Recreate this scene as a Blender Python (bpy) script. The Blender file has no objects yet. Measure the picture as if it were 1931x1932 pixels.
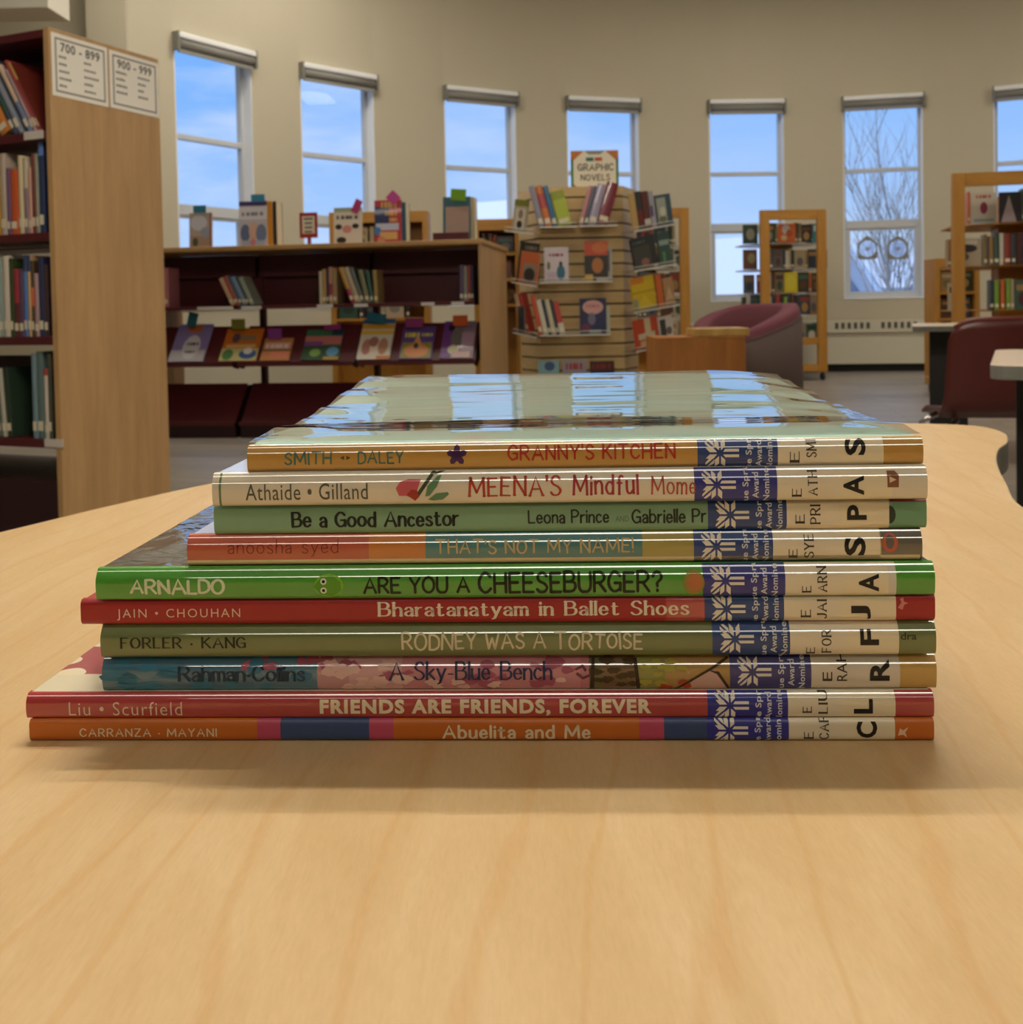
import bpy, bmesh, math, random
from mathutils import Vector, Matrix, Euler
R_ = math.radians
rnd = random.Random(7)
SC = bpy.context.scene
COL = SC.collection

# ------------------------------------------------------------------ camera, world, exposure
W_, H_ = 1931.0, 1932.0
FPX = 2000.0                       # focal length in pixels of the 1931-wide frame
PPX, PPY = 965.5, 644.0            # the photograph is the lower crop of a taller frame
CAMZ = 0.86
PITCH, ROLL = 1.75, -1.09          # degrees
cd = bpy.data.cameras.new('camera')
cam = bpy.data.objects.new('camera', cd); COL.objects.link(cam)
cd.sensor_fit = 'HORIZONTAL'; cd.sensor_width = 36.0; cd.lens = 36.0 * FPX / W_
cd.shift_y = -(H_ / 2 - PPY) / W_
cd.clip_start = 0.02; cd.clip_end = 400
CAMR = (Matrix.Rotation(R_(90 - PITCH), 3, 'X') @ Matrix.Rotation(R_(ROLL), 3, 'Z'))
cam.location = (0, 0, CAMZ); cam.rotation_euler = CAMR.to_euler()
cd.dof.use_dof = True; cd.dof.focus_distance = 0.345; cd.dof.aperture_fstop = 37.0
SC.camera = cam
CAMP = Vector((0, 0, CAMZ))

vs = SC.view_settings
vs.view_transform = 'Standard'; vs.look = 'None'; vs.gamma = 1.0; vs.use_curve_mapping = False
vs.exposure = -0.42
SC.display_settings.display_device = 'sRGB'

def lin(h):
    h = h.lstrip('#')
    c = [int(h[i:i + 2], 16) / 255 for i in (0, 2, 4)]
    return tuple((v / 12.92 if v <= 0.04045 else ((v + 0.055) / 1.055) ** 2.4) for v in c) + (1.0,)

def N(nt, typ, **kw):
    n = nt.nodes.new(typ)
    for k, v in kw.items():
        if k in n.inputs: n.inputs[k].default_value = v
        else: setattr(n, k, v)
    return n

world = bpy.data.worlds.new('world'); SC.world = world; world.use_nodes = True
nt = world.node_tree; nt.nodes.clear()
tc = N(nt, 'ShaderNodeTexCoord'); sep = N(nt, 'ShaderNodeSeparateXYZ'); nt.links.new(tc.outputs['Generated'], sep.inputs[0])
ramp = N(nt, 'ShaderNodeValToRGB'); nt.links.new(sep.outputs['Z'], ramp.inputs[0])
e = ramp.color_ramp.elements
e[0].position = 0.0; e[0].color = lin('CBE0FC'); e[1].position = 0.45; e[1].color = lin('5FA2F4')
m = e.new(0.09); m.color = lin('A4C9FC'); m = e.new(0.2); m.color = lin('7DB4FA')
mp = N(nt, 'ShaderNodeMapping'); mp.inputs['Scale'].default_value = (2.2, 2.2, 9.0); nt.links.new(tc.outputs['Generated'], mp.inputs[0])
nz = N(nt, 'ShaderNodeTexNoise', Scale=2.0, Detail=5.0, Roughness=0.55); nt.links.new(mp.outputs[0], nz.inputs['Vector'])
cr = N(nt, 'ShaderNodeValToRGB'); cr.color_ramp.elements[0].position = 0.42; cr.color_ramp.elements[1].position = 0.68
nt.links.new(nz.outputs['Fac'], cr.inputs[0])
# fewer clouds towards the right hand side of the sky
mr = N(nt, 'ShaderNodeMapRange'); mr.inputs['From Min'].default_value = -0.35; mr.inputs['From Max'].default_value = 0.25
mr.inputs['To Min'].default_value = 0.95; mr.inputs['To Max'].default_value = 0.12
nt.links.new(sep.outputs['X'], mr.inputs['Value'])
mul = N(nt, 'ShaderNodeMath', operation='MULTIPLY'); nt.links.new(cr.outputs[0], mul.inputs[0]); nt.links.new(mr.outputs[0], mul.inputs[1])
mx = N(nt, 'ShaderNodeMix', data_type='RGBA'); nt.links.new(mul.outputs[0], mx.inputs['Factor'])
nt.links.new(ramp.outputs[0], mx.inputs['A']); mx.inputs['B'].default_value = lin('CFE0FB')
bg = N(nt, 'ShaderNodeBackground', Strength=1.4); nt.links.new(mx.outputs['Result'], bg.inputs['Color'])
out = N(nt, 'ShaderNodeOutputWorld'); nt.links.new(bg.outputs[0], out.inputs[0])

sd = bpy.data.lights.new('sun', 'SUN'); sd.energy = 2.2; sd.angle = R_(1.0); sd.color = (1, .95, .88)
sun = bpy.data.objects.new('sun', sd); COL.objects.link(sun); sun.rotation_euler = Euler((R_(52), 0, R_(-30)))

LAMP = 26.0        # radiance of the ceiling tubes
KEY = 265.0         # the two slim tubes just beyond the stack
LAMPC = (1.0, 0.90, 0.75)
HALL = 29.0         # radiance of the panels added in the high ceiling to light the walls

# ------------------------------------------------------------------ pixel -> place
def ray(px, py):
    return (CAMR @ Vector(((px - PPX) / FPX, (PPY - py) / FPX, -1.0))).normalized()
def at(px, py, y):
    d = ray(px, py); return CAMP + d * (y / d.y)
def on_plane(px, py, p, n):
    d = ray(px, py); return CAMP + d * ((Vector(p) - CAMP).dot(n) / d.dot(n))
def on_z(px, py, z):
    return on_plane(px, py, (0, 0, z), Vector((0, 0, 1)))

class Frame:
    """a place on the floor (or anywhere) with a yaw: x along the front, y into the depth"""
    def __init__(s, o, yaw):
        s.o = Vector(o); s.yaw = yaw; c, k = math.cos(yaw), math.sin(yaw)
        s.ex = Vector((c, k, 0)); s.ey = Vector((-k, c, 0))
    def w(s, x, y, z): return s.o + s.ex * x + s.ey * y + Vector((0, 0, z))
    def loc(s, p): v = Vector(p) - s.o; return Vector((v.dot(s.ex), v.dot(s.ey), v.z))
    def hit(s, px, py, y=0.0):       # the point of the plane at depth y
        return s.loc(on_plane(px, py, s.o + s.ey * y, s.ey))
    def hitx(s, px, py, x=0.0):
        return s.loc(on_plane(px, py, s.o + s.ex * x, s.ex))

# ------------------------------------------------------------------ materials
_m = {}
def pbsdf(name):
    m = bpy.data.materials.new(name); m.use_nodes = True
    return m, m.node_tree, m.node_tree.nodes['Principled BSDF']
def mat(hexc, rough=0.5, coat=0.0, metal=0.0, bump=0.0, bscale=80.0, var=0.0, spec=0.5):
    key = (hexc, rough, coat, metal, bump, bscale, var, spec)
    if key in _m: return _m[key]
    m, nt, b = pbsdf('paint_' + hexc)
    b.inputs['Base Color'].default_value = lin(hexc); b.inputs['Roughness'].default_value = rough
    b.inputs['Metallic'].default_value = metal; b.inputs['Specular IOR Level'].default_value = spec
    if coat:
        b.inputs['Coat Weight'].default_value = coat; b.inputs['Coat Roughness'].default_value = 0.04
        if coat >= 1: b.inputs['Coat IOR'].default_value = 1.68
    if bump or var:
        tc = N(nt, 'ShaderNodeTexCoord'); nz = N(nt, 'ShaderNodeTexNoise', Scale=bscale, Detail=4.0)
        nt.links.new(tc.outputs['Object'], nz.inputs['Vector'])
        if bump:
            bp = N(nt, 'ShaderNodeBump', Strength=bump, Distance=0.01); nt.links.new(nz.outputs['Fac'], bp.inputs['Height'])
            nt.links.new(bp.outputs[0], b.inputs['Normal'])
            if coat: nt.links.new(bp.outputs[0], b.inputs['Coat Normal'])
        if var:
            hs = N(nt, 'ShaderNodeHueSaturation'); hs.inputs['Color'].default_value = lin(hexc)
            mr = N(nt, 'ShaderNodeMapRange'); mr.inputs['To Min'].default_value = 1 - var; mr.inputs['To Max'].default_value = 1 + var
            nt.links.new(nz.outputs['Fac'], mr.inputs['Value']); nt.links.new(mr.outputs[0], hs.inputs['Value'])
            nt.links.new(hs.outputs[0], b.inputs['Base Color'])
    _m[key] = m; return m

def wood(name, c1, c2, scale=(1, 1, 12), rough=0.45, coat=0.0, fine=30.0, rot=(0, 0, 0), contrast=(0.3, 0.7)):
    m, nt, b = pbsdf(name)
    tc = N(nt, 'ShaderNodeTexCoord'); mp = N(nt, 'ShaderNodeMapping')
    mp.inputs['Scale'].default_value = scale; mp.inputs['Rotation'].default_value = rot
    nt.links.new(tc.outputs['Object'], mp.inputs[0])
    n1 = N(nt, 'ShaderNodeTexNoise', Scale=2.0, Detail=6.0, Roughness=0.6, Distortion=0.6); nt.links.new(mp.outputs[0], n1.inputs['Vector'])
    n2 = N(nt, 'ShaderNodeTexNoise', Scale=fine, Detail=3.0, Roughness=0.5); nt.links.new(mp.outputs[0], n2.inputs['Vector'])
    ad = N(nt, 'ShaderNodeMath', operation='MULTIPLY_ADD'); nt.links.new(n2.outputs['Fac'], ad.inputs[0]); ad.inputs[1].default_value = 0.25
    nt.links.new(n1.outputs['Fac'], ad.inputs[2])
    sb = N(nt, 'ShaderNodeMath', operation='SUBTRACT'); nt.links.new(ad.outputs[0], sb.inputs[0]); sb.inputs[1].default_value = 0.125
    cr = N(nt, 'ShaderNodeValToRGB'); nt.links.new(sb.outputs[0], cr.inputs[0])
    cr.color_ramp.elements[0].position = contrast[0]; cr.color_ramp.elements[0].color = lin(c1)
    cr.color_ramp.elements[1].position = contrast[1]; cr.color_ramp.elements[1].color = lin(c2)
    nt.links.new(cr.outputs[0], b.inputs['Base Color']); b.inputs['Roughness'].default_value = rough
    if coat: b.inputs['Coat Weight'].default_value = coat; b.inputs['Coat Roughness'].default_value = 0.15
    return m

def maple_top():
    m, nt, b = pbsdf('maple_laminate')
    tc = N(nt, 'ShaderNodeTexCoord'); mp = N(nt, 'ShaderNodeMapping')
    mp.inputs['Rotation'].default_value = (0, 0, R_(33)); mp.inputs['Scale'].default_value = (16.0, 3.0, 1)
    nt.links.new(tc.outputs['Object'], mp.inputs[0])
    n1 = N(nt, 'ShaderNodeTexNoise', Scale=2.2, Detail=5.0, Roughness=0.62, Distortion=1.2); nt.links.new(mp.outputs[0], n1.inputs['Vector'])
    cr = N(nt, 'ShaderNodeValToRGB'); nt.links.new(n1.outputs['Fac'], cr.inputs[0])
    e = cr.color_ramp.elements; e[0].position = 0.3; e[0].color = lin('C2A373'); e[1].position = 0.68; e[1].color = lin('CDB186')
    k = e.new(0.5); k.color = lin('C8AA7C')
    # thin darker cathedral lines
    wv = N(nt, 'ShaderNodeTexWave', Scale=0.9, Distortion=7.0, Detail=3.0); wv.inputs['Detail Scale'].default_value = 1.2
    nt.links.new(mp.outputs[0], wv.inputs['Vector'])
    c2 = N(nt, 'ShaderNodeValToRGB'); nt.links.new(wv.outputs['Fac'], c2.inputs[0])
    c2.color_ramp.elements[0].position = 0.0; c2.color_ramp.elements[0].color = (1, 1, 1, 1)
    c2.color_ramp.elements[1].position = 0.05; c2.color_ramp.elements[1].color = (0, 0, 0, 1)
    mx = N(nt, 'ShaderNodeMix', data_type='RGBA'); mu = N(nt, 'ShaderNodeMath', operation='MULTIPLY'); mu.inputs[1].default_value = 0.34
    nt.links.new(c2.outputs[0], mu.inputs[0]); nt.links.new(mu.outputs[0], mx.inputs['Factor'])
    nt.links.new(cr.outputs[0], mx.inputs['A']); mx.inputs['B'].default_value = lin('BE935A')
    # very fine pores
    n3 = N(nt, 'ShaderNodeTexNoise', Scale=60.0, Detail=2.0); nt.links.new(mp.outputs[0], n3.inputs['Vector'])
    hs = N(nt, 'ShaderNodeHueSaturation'); mr = N(nt, 'ShaderNodeMapRange'); mr.inputs['To Min'].default_value = 0.90; mr.inputs['To Max'].default_value = 1.08
    nt.links.new(n3.outputs['Fac'], mr.inputs['Value']); nt.links.new(mr.outputs[0], hs.inputs['Value'])
    nt.links.new(mx.outputs['Result'], hs.inputs['Color']); nt.links.new(hs.outputs[0], b.inputs['Base Color'])
    b.inputs['Roughness'].default_value = 0.42; b.inputs['Specular IOR Level'].default_value = 0.5
    return m

def floor_mat():
    m, nt, b = pbsdf('vinyl_planks')
    tc = N(nt, 'ShaderNodeTexCoord'); mp = N(nt, 'ShaderNodeMapping'); mp.inputs['Rotation'].default_value = (0, 0, R_(12))
    nt.links.new(tc.outputs['Object'], mp.inputs[0])
    br = N(nt, 'ShaderNodeTexBrick', Scale=1.0); br.inputs['Brick Width'].default_value = 1.2; br.inputs['Row Height'].default_value = 0.15
    br.inputs['Mortar Size'].default_value = 0.003; br.inputs['Color1'].default_value = lin('A0968A'); br.inputs['Color2'].default_value = lin('8A8177')
    br.inputs['Mortar'].default_value = lin('5F584F'); nt.links.new(mp.outputs[0], br.inputs['Vector'])
    mp2 = N(nt, 'ShaderNodeMapping'); mp2.inputs['Scale'].default_value = (1.5, 14, 1); nt.links.new(mp.outputs[0], mp2.inputs[0])
    nz = N(nt, 'ShaderNodeTexNoise', Scale=2.0, Detail=5.0); nt.links.new(mp2.outputs[0], nz.inputs['Vector'])
    hs = N(nt, 'ShaderNodeHueSaturation'); mr = N(nt, 'ShaderNodeMapRange'); mr.inputs['To Min'].default_value = 0.6; mr.inputs['To Max'].default_value = 1.4
    nt.links.new(nz.outputs['Fac'], mr.inputs['Value']); nt.links.new(mr.outputs[0], hs.inputs['Value'])
    nt.links.new(br.outputs['Color'], hs.inputs['Color']); nt.links.new(hs.outputs[0], b.inputs['Base Color'])
    b.inputs['Roughness'].default_value = 0.35
    return m

def film_mat(name, rough=0.02, k=1.0, tint=(1, 1, 1, 1)):
    """thin clear sheet: fresnel reflection over what lies behind"""
    m = bpy.data.materials.new(name); m.use_nodes = True; nt = m.node_tree; nt.nodes.clear()
    ge = N(nt, 'ShaderNodeNewGeometry'); dt = N(nt, 'ShaderNodeVectorMath', operation='DOT_PRODUCT')
    nt.links.new(ge.outputs['Normal'], dt.inputs[0]); nt.links.new(ge.outputs['Incoming'], dt.inputs[1])
    ab = N(nt, 'ShaderNodeMath', operation='ABSOLUTE'); nt.links.new(dt.outputs['Value'], ab.inputs[0])
    om = N(nt, 'ShaderNodeMath', operation='SUBTRACT'); om.inputs[0].default_value = 1.0; nt.links.new(ab.outputs[0], om.inputs[1])
    pw = N(nt, 'ShaderNodeMath', operation='POWER'); pw.inputs[1].default_value = 5.0; nt.links.new(om.outputs[0], pw.inputs[0])
    ma = N(nt, 'ShaderNodeMath', operation='MULTIPLY_ADD'); ma.inputs[1].default_value = 0.96; ma.inputs[2].default_value = 0.04; nt.links.new(pw.outputs[0], ma.inputs[0])
    mu = N(nt, 'ShaderNodeMath', operation='MULTIPLY', use_clamp=True); mu.inputs[1].default_value = k
    nt.links.new(ma.outputs[0], mu.inputs[0])
    tr = N(nt, 'ShaderNodeBsdfTransparent'); tr.inputs['Color'].default_value = tint
    gl = N(nt, 'ShaderNodeBsdfGlossy', Roughness=rough)
    mx = N(nt, 'ShaderNodeMixShader'); nt.links.new(mu.outputs[0], mx.inputs[0]); nt.links.new(tr.outputs[0], mx.inputs[1]); nt.links.new(gl.outputs[0], mx.inputs[2])
    o = N(nt, 'ShaderNodeOutputMaterial'); nt.links.new(mx.outputs[0], o.inputs[0])
    return m

def emit(name, c, s):
    m = bpy.data.materials.new(name); m.use_nodes = True; nt = m.node_tree; nt.nodes.clear()
    em = N(nt, 'ShaderNodeEmission', Strength=s); em.inputs['Color'].default_value = (*c, 1)
    o = N(nt, 'ShaderNodeOutputMaterial'); nt.links.new(em.outputs[0], o.inputs[0]); return m

OAK = wood('oak_veneer', 'A98558', 'BF9A69', scale=(10, 10, 0.9), fine=25)
OAKH = wood('oak_veneer_edge', 'A88354', 'BB945F', scale=(0.9, 10, 10), fine=25)
HONEY = wood('honey_oak', 'A9762F', 'BF8A3E', scale=(8, 8, 0.9), fine=20)
HONEYH = wood('honey_oak_rail', 'A9762F', 'BF8A3E', scale=(0.9, 8, 8), fine=20)
CHERRY = wood('orange_oak', '9A6028', 'B37633', scale=(7, 7, 0.8), fine=12)
SLAT = wood('slatwall_maple', 'B99C68', 'CBAF7B', scale=(0.8, 3, 9), fine=20)
BUTCHER = wood('butcher_block', 'A9803F', 'C9A35E', scale=(6, 6, 2), fine=20)
MAPLE = maple_top()
MAROON = mat('50171D', 0.45)
MAROON2 = mat('2C0C10', 0.5)  # deeper maroon; the gloom of the tall case's back is put into it
WALL = mat('C6BDA6', 0.85, bump=0.05, bscale=60, var=0.02)
CEIL = mat('D8D2C2', 0.9)
FLOOR = floor_mat()
WHITE = mat('E6E4DE', 0.5)
CREAM = mat('D9D2BC', 0.6)
FRAMEG = mat('CDD0D4', 0.4)
BLACK = mat('0E0E10', 0.5)
PAGES = mat('D9CDB2', 0.8)
GREYEDGE = mat('6E6E66', 0.5)
CHROME = mat('C8C8C8', 0.12, metal=1.0)
ACRYL = film_mat('clear_acrylic', 0.08, 1.6, (0.93, 0.94, 0.93, 1))
ACRYLIC_EDGE = mat('D5D3CC', 0.25)
GLASS = film_mat('window_glass', 0.0, 0.2)
LINER = mat('F3F4F6', 0.5)
SNOW = mat('F2F5FA', 0.9)

# ------------------------------------------------------------------ mesh helpers
def newbm(): return bmesh.new()
def quad(bm, pts, mi=0):
    f = bm.faces.new([bm.verts.new(p) for p in pts]); f.material_index = mi; return f
def box(bm, x0, x1, y0, y1, z0, z1, mi=0, M=None):
    c = [(x, y, z) for z in (z0, z1) for y in (y0, y1) for x in (x0, x1)]
    v = [bm.verts.new(M @ Vector(p) if M else p) for p in c]
    for idx in ((0, 2, 3, 1), (4, 5, 7, 6), (0, 1, 5, 4), (2, 6, 7, 3), (0, 4, 6, 2), (1, 3, 7, 5)):
        f = bm.faces.new([v[i] for i in idx]); f.material_index = mi
def prism(bm, pts, z0, z1, mi=0, side=None):
    a = [bm.verts.new((p[0], p[1], z0)) for p in pts]; b = [bm.verts.new((p[0], p[1], z1)) for p in pts]
    n = len(pts)
    f = bm.faces.new(list(reversed(a))); f.material_index = mi
    f = bm.faces.new(b); f.material_index = mi
    for i in range(n):
        f = bm.faces.new((a[i], a[(i + 1) % n], b[(i + 1) % n], b[i])); f.material_index = mi if side is None else side
def tube(bm, pts, r, n=8, mi=0):
    pts = [Vector(p) for p in pts]; rings = []
    for i, p in enumerate(pts):
        t = (pts[min(i + 1, len(pts) - 1)] - pts[max(i - 1, 0)]).normalized()
        u = t.orthogonal().normalized() if not rings else (rings[-1][1] - t * rings[-1][1].dot(t)).normalized()
        v = t.cross(u)
        rr = r[i] if isinstance(r, (list, tuple)) else r
        rings.append(([bm.verts.new(p + (u * math.cos(k * 2 * math.pi / n) + v * math.sin(k * 2 * math.pi / n)) * rr) for k in range(n)], u))
    for a, b in zip(rings, rings[1:]):
        for k in range(n):
            f = bm.faces.new((a[0][k], a[0][(k + 1) % n], b[0][(k + 1) % n], b[0][k])); f.smooth = True; f.material_index = mi
    f = bm.faces.new(list(reversed(rings[0][0]))); f.material_index = mi
    f = bm.faces.new(rings[-1][0]); f.material_index = mi
def lathe(bm, prof, n=20, mi=0, c=(0, 0)):
    rings = [[bm.verts.new((c[0] + r * math.cos(k * 2 * math.pi / n), c[1] + r * math.sin(k * 2 * math.pi / n), z)) for k in range(n)] for r, z in prof]
    for a, b in zip(rings, rings[1:]):
        for k in range(n):
            f = bm.faces.new((a[k], a[(k + 1) % n], b[(k + 1) % n], b[k])); f.smooth = True; f.material_index = mi
    bm.faces.new(list(reversed(rings[0]))).material_index = mi; bm.faces.new(rings[-1]).material_index = mi

def obj(name, bm, mats, parent=None, loc=None, rot=None, bevel=0.0, smooth=False, fix=True):
    me = bpy.data.meshes.new(name)
    if fix: bmesh.ops.recalc_face_normals(bm, faces=bm.faces[:])
    bm.to_mesh(me); bm.free()
    for mm in (mats if isinstance(mats, (list, tuple)) else [mats]): me.materials.append(mm)
    o = bpy.data.objects.new(name, me); COL.objects.link(o)
    if parent is not None: o.parent = parent
    if loc is not None: o.location = loc
    if rot is not None: o.rotation_euler = rot
    if bevel:
        md = o.modifiers.new('bevel', 'BEVEL'); md.width = bevel; md.segments = 2; md.limit_method = 'ANGLE'; md.angle_limit = R_(40)
    if smooth:
        for p in me.polygons: p.use_smooth = True
    return o
def tag(o, label, cat, group=None, kind=None):
    o['label'] = label; o['category'] = cat
    if group: o['group'] = group
    if kind: o['kind'] = kind
    return o
def thing(name, label, cat, loc=(0, 0, 0), rot=(0, 0, 0), group=None):
    o = bpy.data.objects.new(name, None); COL.objects.link(o); o.empty_display_size = 0.05
    o.location = loc; o.rotation_euler = rot
    return tag(o, label, cat, group)
def struct(name, bm, mats, parent=None, loc=None, rot=None, bevel=0.0):
    o = obj(name, bm, mats, parent, loc, rot, bevel)
    if parent is None: o['kind'] = 'structure'
    return o
ORD = ['first', 'second', 'third', 'fourth', 'fifth', 'sixth', 'seventh', 'eighth', 'ninth', 'tenth', 'eleventh', 'twelfth', 'thirteenth', 'fourteenth', 'fifteenth', 'sixteenth', 'seventeenth', 'eighteenth', 'nineteenth', 'twentieth', 'twenty-first', 'twenty-second', 'twenty-third', 'twenty-fourth', 'twenty-fifth']

# ------------------------------------------------------------------ room shell
CX, CY, RAD = 3.22, 6.24, 7.05
ZC = 5.0
def arc(a, r=RAD): a = R_(a); return Vector((CX + r * math.sin(a), CY + r * math.cos(a), 0))
WIN = [-57.8, -45.2, -30.1, -17.0, -2.0, 11.5, 25.6, 39.5]
HW = 3.84; SILL, HEAD = 0.90, 3.345; WT = 0.24
A0, A1 = -66.0, 62.0
br = [A0]
for w in WIN: br += [w - HW, w + HW]
br += [A1]
bm = newbm()
def wallseg(a, b, z0, z1):
    quad(bm, [arc(a) + Vector((0, 0, z0)), arc(b) + Vector((0, 0, z0)), arc(b) + Vector((0, 0, z1)), arc(a) + Vector((0, 0, z1))])
    quad(bm, [arc(b, RAD + WT) + Vector((0, 0, z0)), arc(a, RAD + WT) + Vector((0, 0, z0)), arc(a, RAD + WT) + Vector((0, 0, z1)), arc(b, RAD + WT) + Vector((0, 0, z1))])
for i in range(len(br) - 1):
    a, b = br[i], br[i + 1]
    if i % 2 == 0:
        n = max(1, int((b - a) / 2.5))
        for k in range(n): wallseg(a + (b - a) * k / n, a + (b - a) * (k + 1) / n, 0, ZC)
    else:
        wallseg(a, b, 0, SILL); wallseg(a, b, HEAD, ZC)
        ia, ib, oa, ob = arc(a), arc(b), arc(a, RAD + WT), arc(b, RAD + WT)
        zs, zh = Vector((0, 0, SILL)), Vector((0, 0, HEAD))
        quad(bm, [ia + zs, oa + zs, ob + zs, ib + zs]); quad(bm, [ia + zh, ib + zh, ob + zh, oa + zh])
        quad(bm, [ia + zs, ia + zh, oa + zh, oa + zs]); quad(bm, [ib + zs, ob + zs, ob + zh, ib + zh])
struct('wall_back', bm, WALL)

pA = arc(A0)
bm = newbm()   # pier and the straight wall left of the curve
box(bm, -3.55, -3.215, 9.05, 9.7, 0, ZC); struct('wall_pier', bm, WALL)
bm = newbm(); box(bm, -7.2, -3.55, 9.4, 9.7, 0, ZC); struct('wall_end', bm, WALL)
bm = newbm(); box(bm, -7.2, -7.0, -5.0, 9.4, 0, ZC); struct('wall_left', bm, WALL)
pB = arc(A1)
bm = newbm(); box(bm, pB.x, pB.x + 0.24, -5.0, pB.y, 0, ZC); struct('wall_right', bm, WALL)
bm = newbm(); box(bm, -7.2, pB.x + 0.24, -5.2, -5.0, 0, ZC); struct('wall_front', bm, WALL)
bm = newbm(); box(bm, -7.2, pB.x + 0.24, -5.2, 13.6, -0.12, 0.0); struct('floor', bm, FLOOR)
bm = newbm(); box(bm, -7.2, pB.x + 0.24, -5.2, 4.3, 3.0, 3.2); struct('ceiling', bm, CEIL)
bm = newbm(); box(bm, -7.2, pB.x + 0.24, 4.3, 4.5, 3.0, ZC); struct('ceiling_bulkhead', bm, CEIL)
bm = newbm(); box(bm, -7.2, pB.x + 0.24, 4.3, 13.8, ZC, ZC + 0.15); struct('ceiling_hall', bm, CEIL)
bm = newbm(); box(bm, -6.99, -3.30, 7.72, 8.1, 3.1, ZC); struct('ceiling_beam', bm, CEIL)

# baseboard under the curved wall
bm = newbm()
aa = [A0 + (A1 - A0) * k / 60 for k in range(61)]
for a, b in zip(aa, aa[1:]):
    prism(bm, [arc(a, RAD - 0.02), arc(b, RAD - 0.02), arc(b, RAD - 0.0), arc(a, RAD - 0.0)], 0, 0.09)
struct('baseboard_back', bm, BLACK)

# windows
def hbox(bm, x0, x1, y0, y1, z0, z1, mi=0): box(bm, x0, x1, y0, y1, z0, z1, mi)
WORDS = ['first', 'second', 'third', 'fourth', 'fifth', 'sixth', 'seventh', 'eighth']
for i, a in enumerate(WIN):
    chord = RAD * math.cos(R_(HW)); hw = RAD * math.sin(R_(HW))
    o = Vector((CX + chord * math.sin(R_(a)), CY + chord * math.cos(R_(a)), 0))
    F = Frame(o, -R_(a))
    y0, y1 = 0.11, 0.18
    bm = newbm(); t = 0.042
    hbox(bm, -hw, -hw + t, y0, y1, SILL, HEAD); hbox(bm, hw - t, hw, y0, y1, SILL, HEAD)
    hbox(bm, -hw + t, hw - t, y0, y1, SILL, SILL + t); hbox(bm, -hw + t, hw - t, y0, y1, HEAD - t, HEAD)
    Z1, Z2 = 2.50, 1.83
    hbox(bm, -hw + t, hw - t, y0, y1, Z1 - 0.025, Z1 + 0.025)
    hbox(bm, -hw + t, hw - t, y0 - 0.01, y1, Z2 - 0.05, Z2 + 0.05)
    w = struct('window_%d' % (i + 1), bm, FRAMEG, None, o, (0, 0, -R_(a)), 0.004)
    bm = newbm(); s = 0.05
    hbox(bm, -hw + t, -hw + t + s, y0 + 0.005, y1 - 0.01, SILL + t, Z2 - 0.05); hbox(bm, hw - t - s, hw - t, y0 + 0.005, y1 - 0.01, SILL + t, Z2 - 0.05)
    hbox(bm, -hw + t + s, hw - t - s, y0 + 0.005, y1 - 0.01, SILL + t, SILL + t + s); hbox(bm, -hw + t + s, hw - t - s, y0 + 0.005, y1 - 0.01, Z2 - 0.05 - s * 0.5, Z2 - 0.05)
    obj('window_sash', bm, FRAMEG, w)
    for (za, zb, xx) in ((Z1 + 0.025, HEAD - t, hw - t), (Z2 + 0.05, Z1 - 0.025, hw - t), (SILL + t + s, Z2 - 0.085, hw - t - s)):
        bm = newbm(); quad(bm, [(-xx, 0.145, za), (xx, 0.145, za), (xx, 0.145, zb), (-xx, 0.145, zb)]); obj('window_pane', bm, GLASS, w)
    bm = newbm(); hbox(bm, -hw + .001, hw - .001, -0.008, y0, SILL, SILL + 0.014); obj('window_sill', bm, LINER, w)
    for (xa, xb, za, zb) in ((-hw + .001, -hw + .013, SILL + .014, HEAD - .001), (hw - .013, hw - .001, SILL + .014, HEAD - .001), (-hw + .013, hw - .013, HEAD - .013, HEAD - .001)):
        bm = newbm(); hbox(bm, xa, xb, 0.002, y0, za, zb); obj('window_bright_liner', bm, LINER, w)  # white boards added so the reveals look lit by daylight
    # roller blind
    th = thing('roller_blind', 'white boxed roller blind rolled up over the %s window from the tall oak-ended bookcase' % WORDS[i], 'blind', F.w(0, 0, HEAD), (0, 0, -R_(a)), 'roller blinds over the windows')
    bm = newbm(); box(bm, -hw - 0.01, hw + 0.01, -0.08, -0.002, 0.0, 0.055)
    obj('cassette', bm, LINER, th, bevel=0.012)
    bm = newbm(); tube(bm, [(-hw + 0.02, -0.040, -0.045), (hw - 0.02, -0.040, -0.045)], 0.042, 18); obj('fabric_roll', bm, mat('8C8A84', 0.8), th)
    bm = newbm(); box(bm, -hw + 0.02, hw - 0.02, -0.05, -0.03, -0.125, -0.09); obj('hem_bar', bm, mat('9A9890', 0.6), th)
    for sx in (-1, 1):
        bm = newbm(); box(bm, sx * (hw - 0.0) - 0.012, sx * (hw - 0.0) + 0.012, -0.08, -0.002, -0.11, 0.058); obj('end_bracket', bm, mat('7F7D76', 0.6), th)

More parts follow.
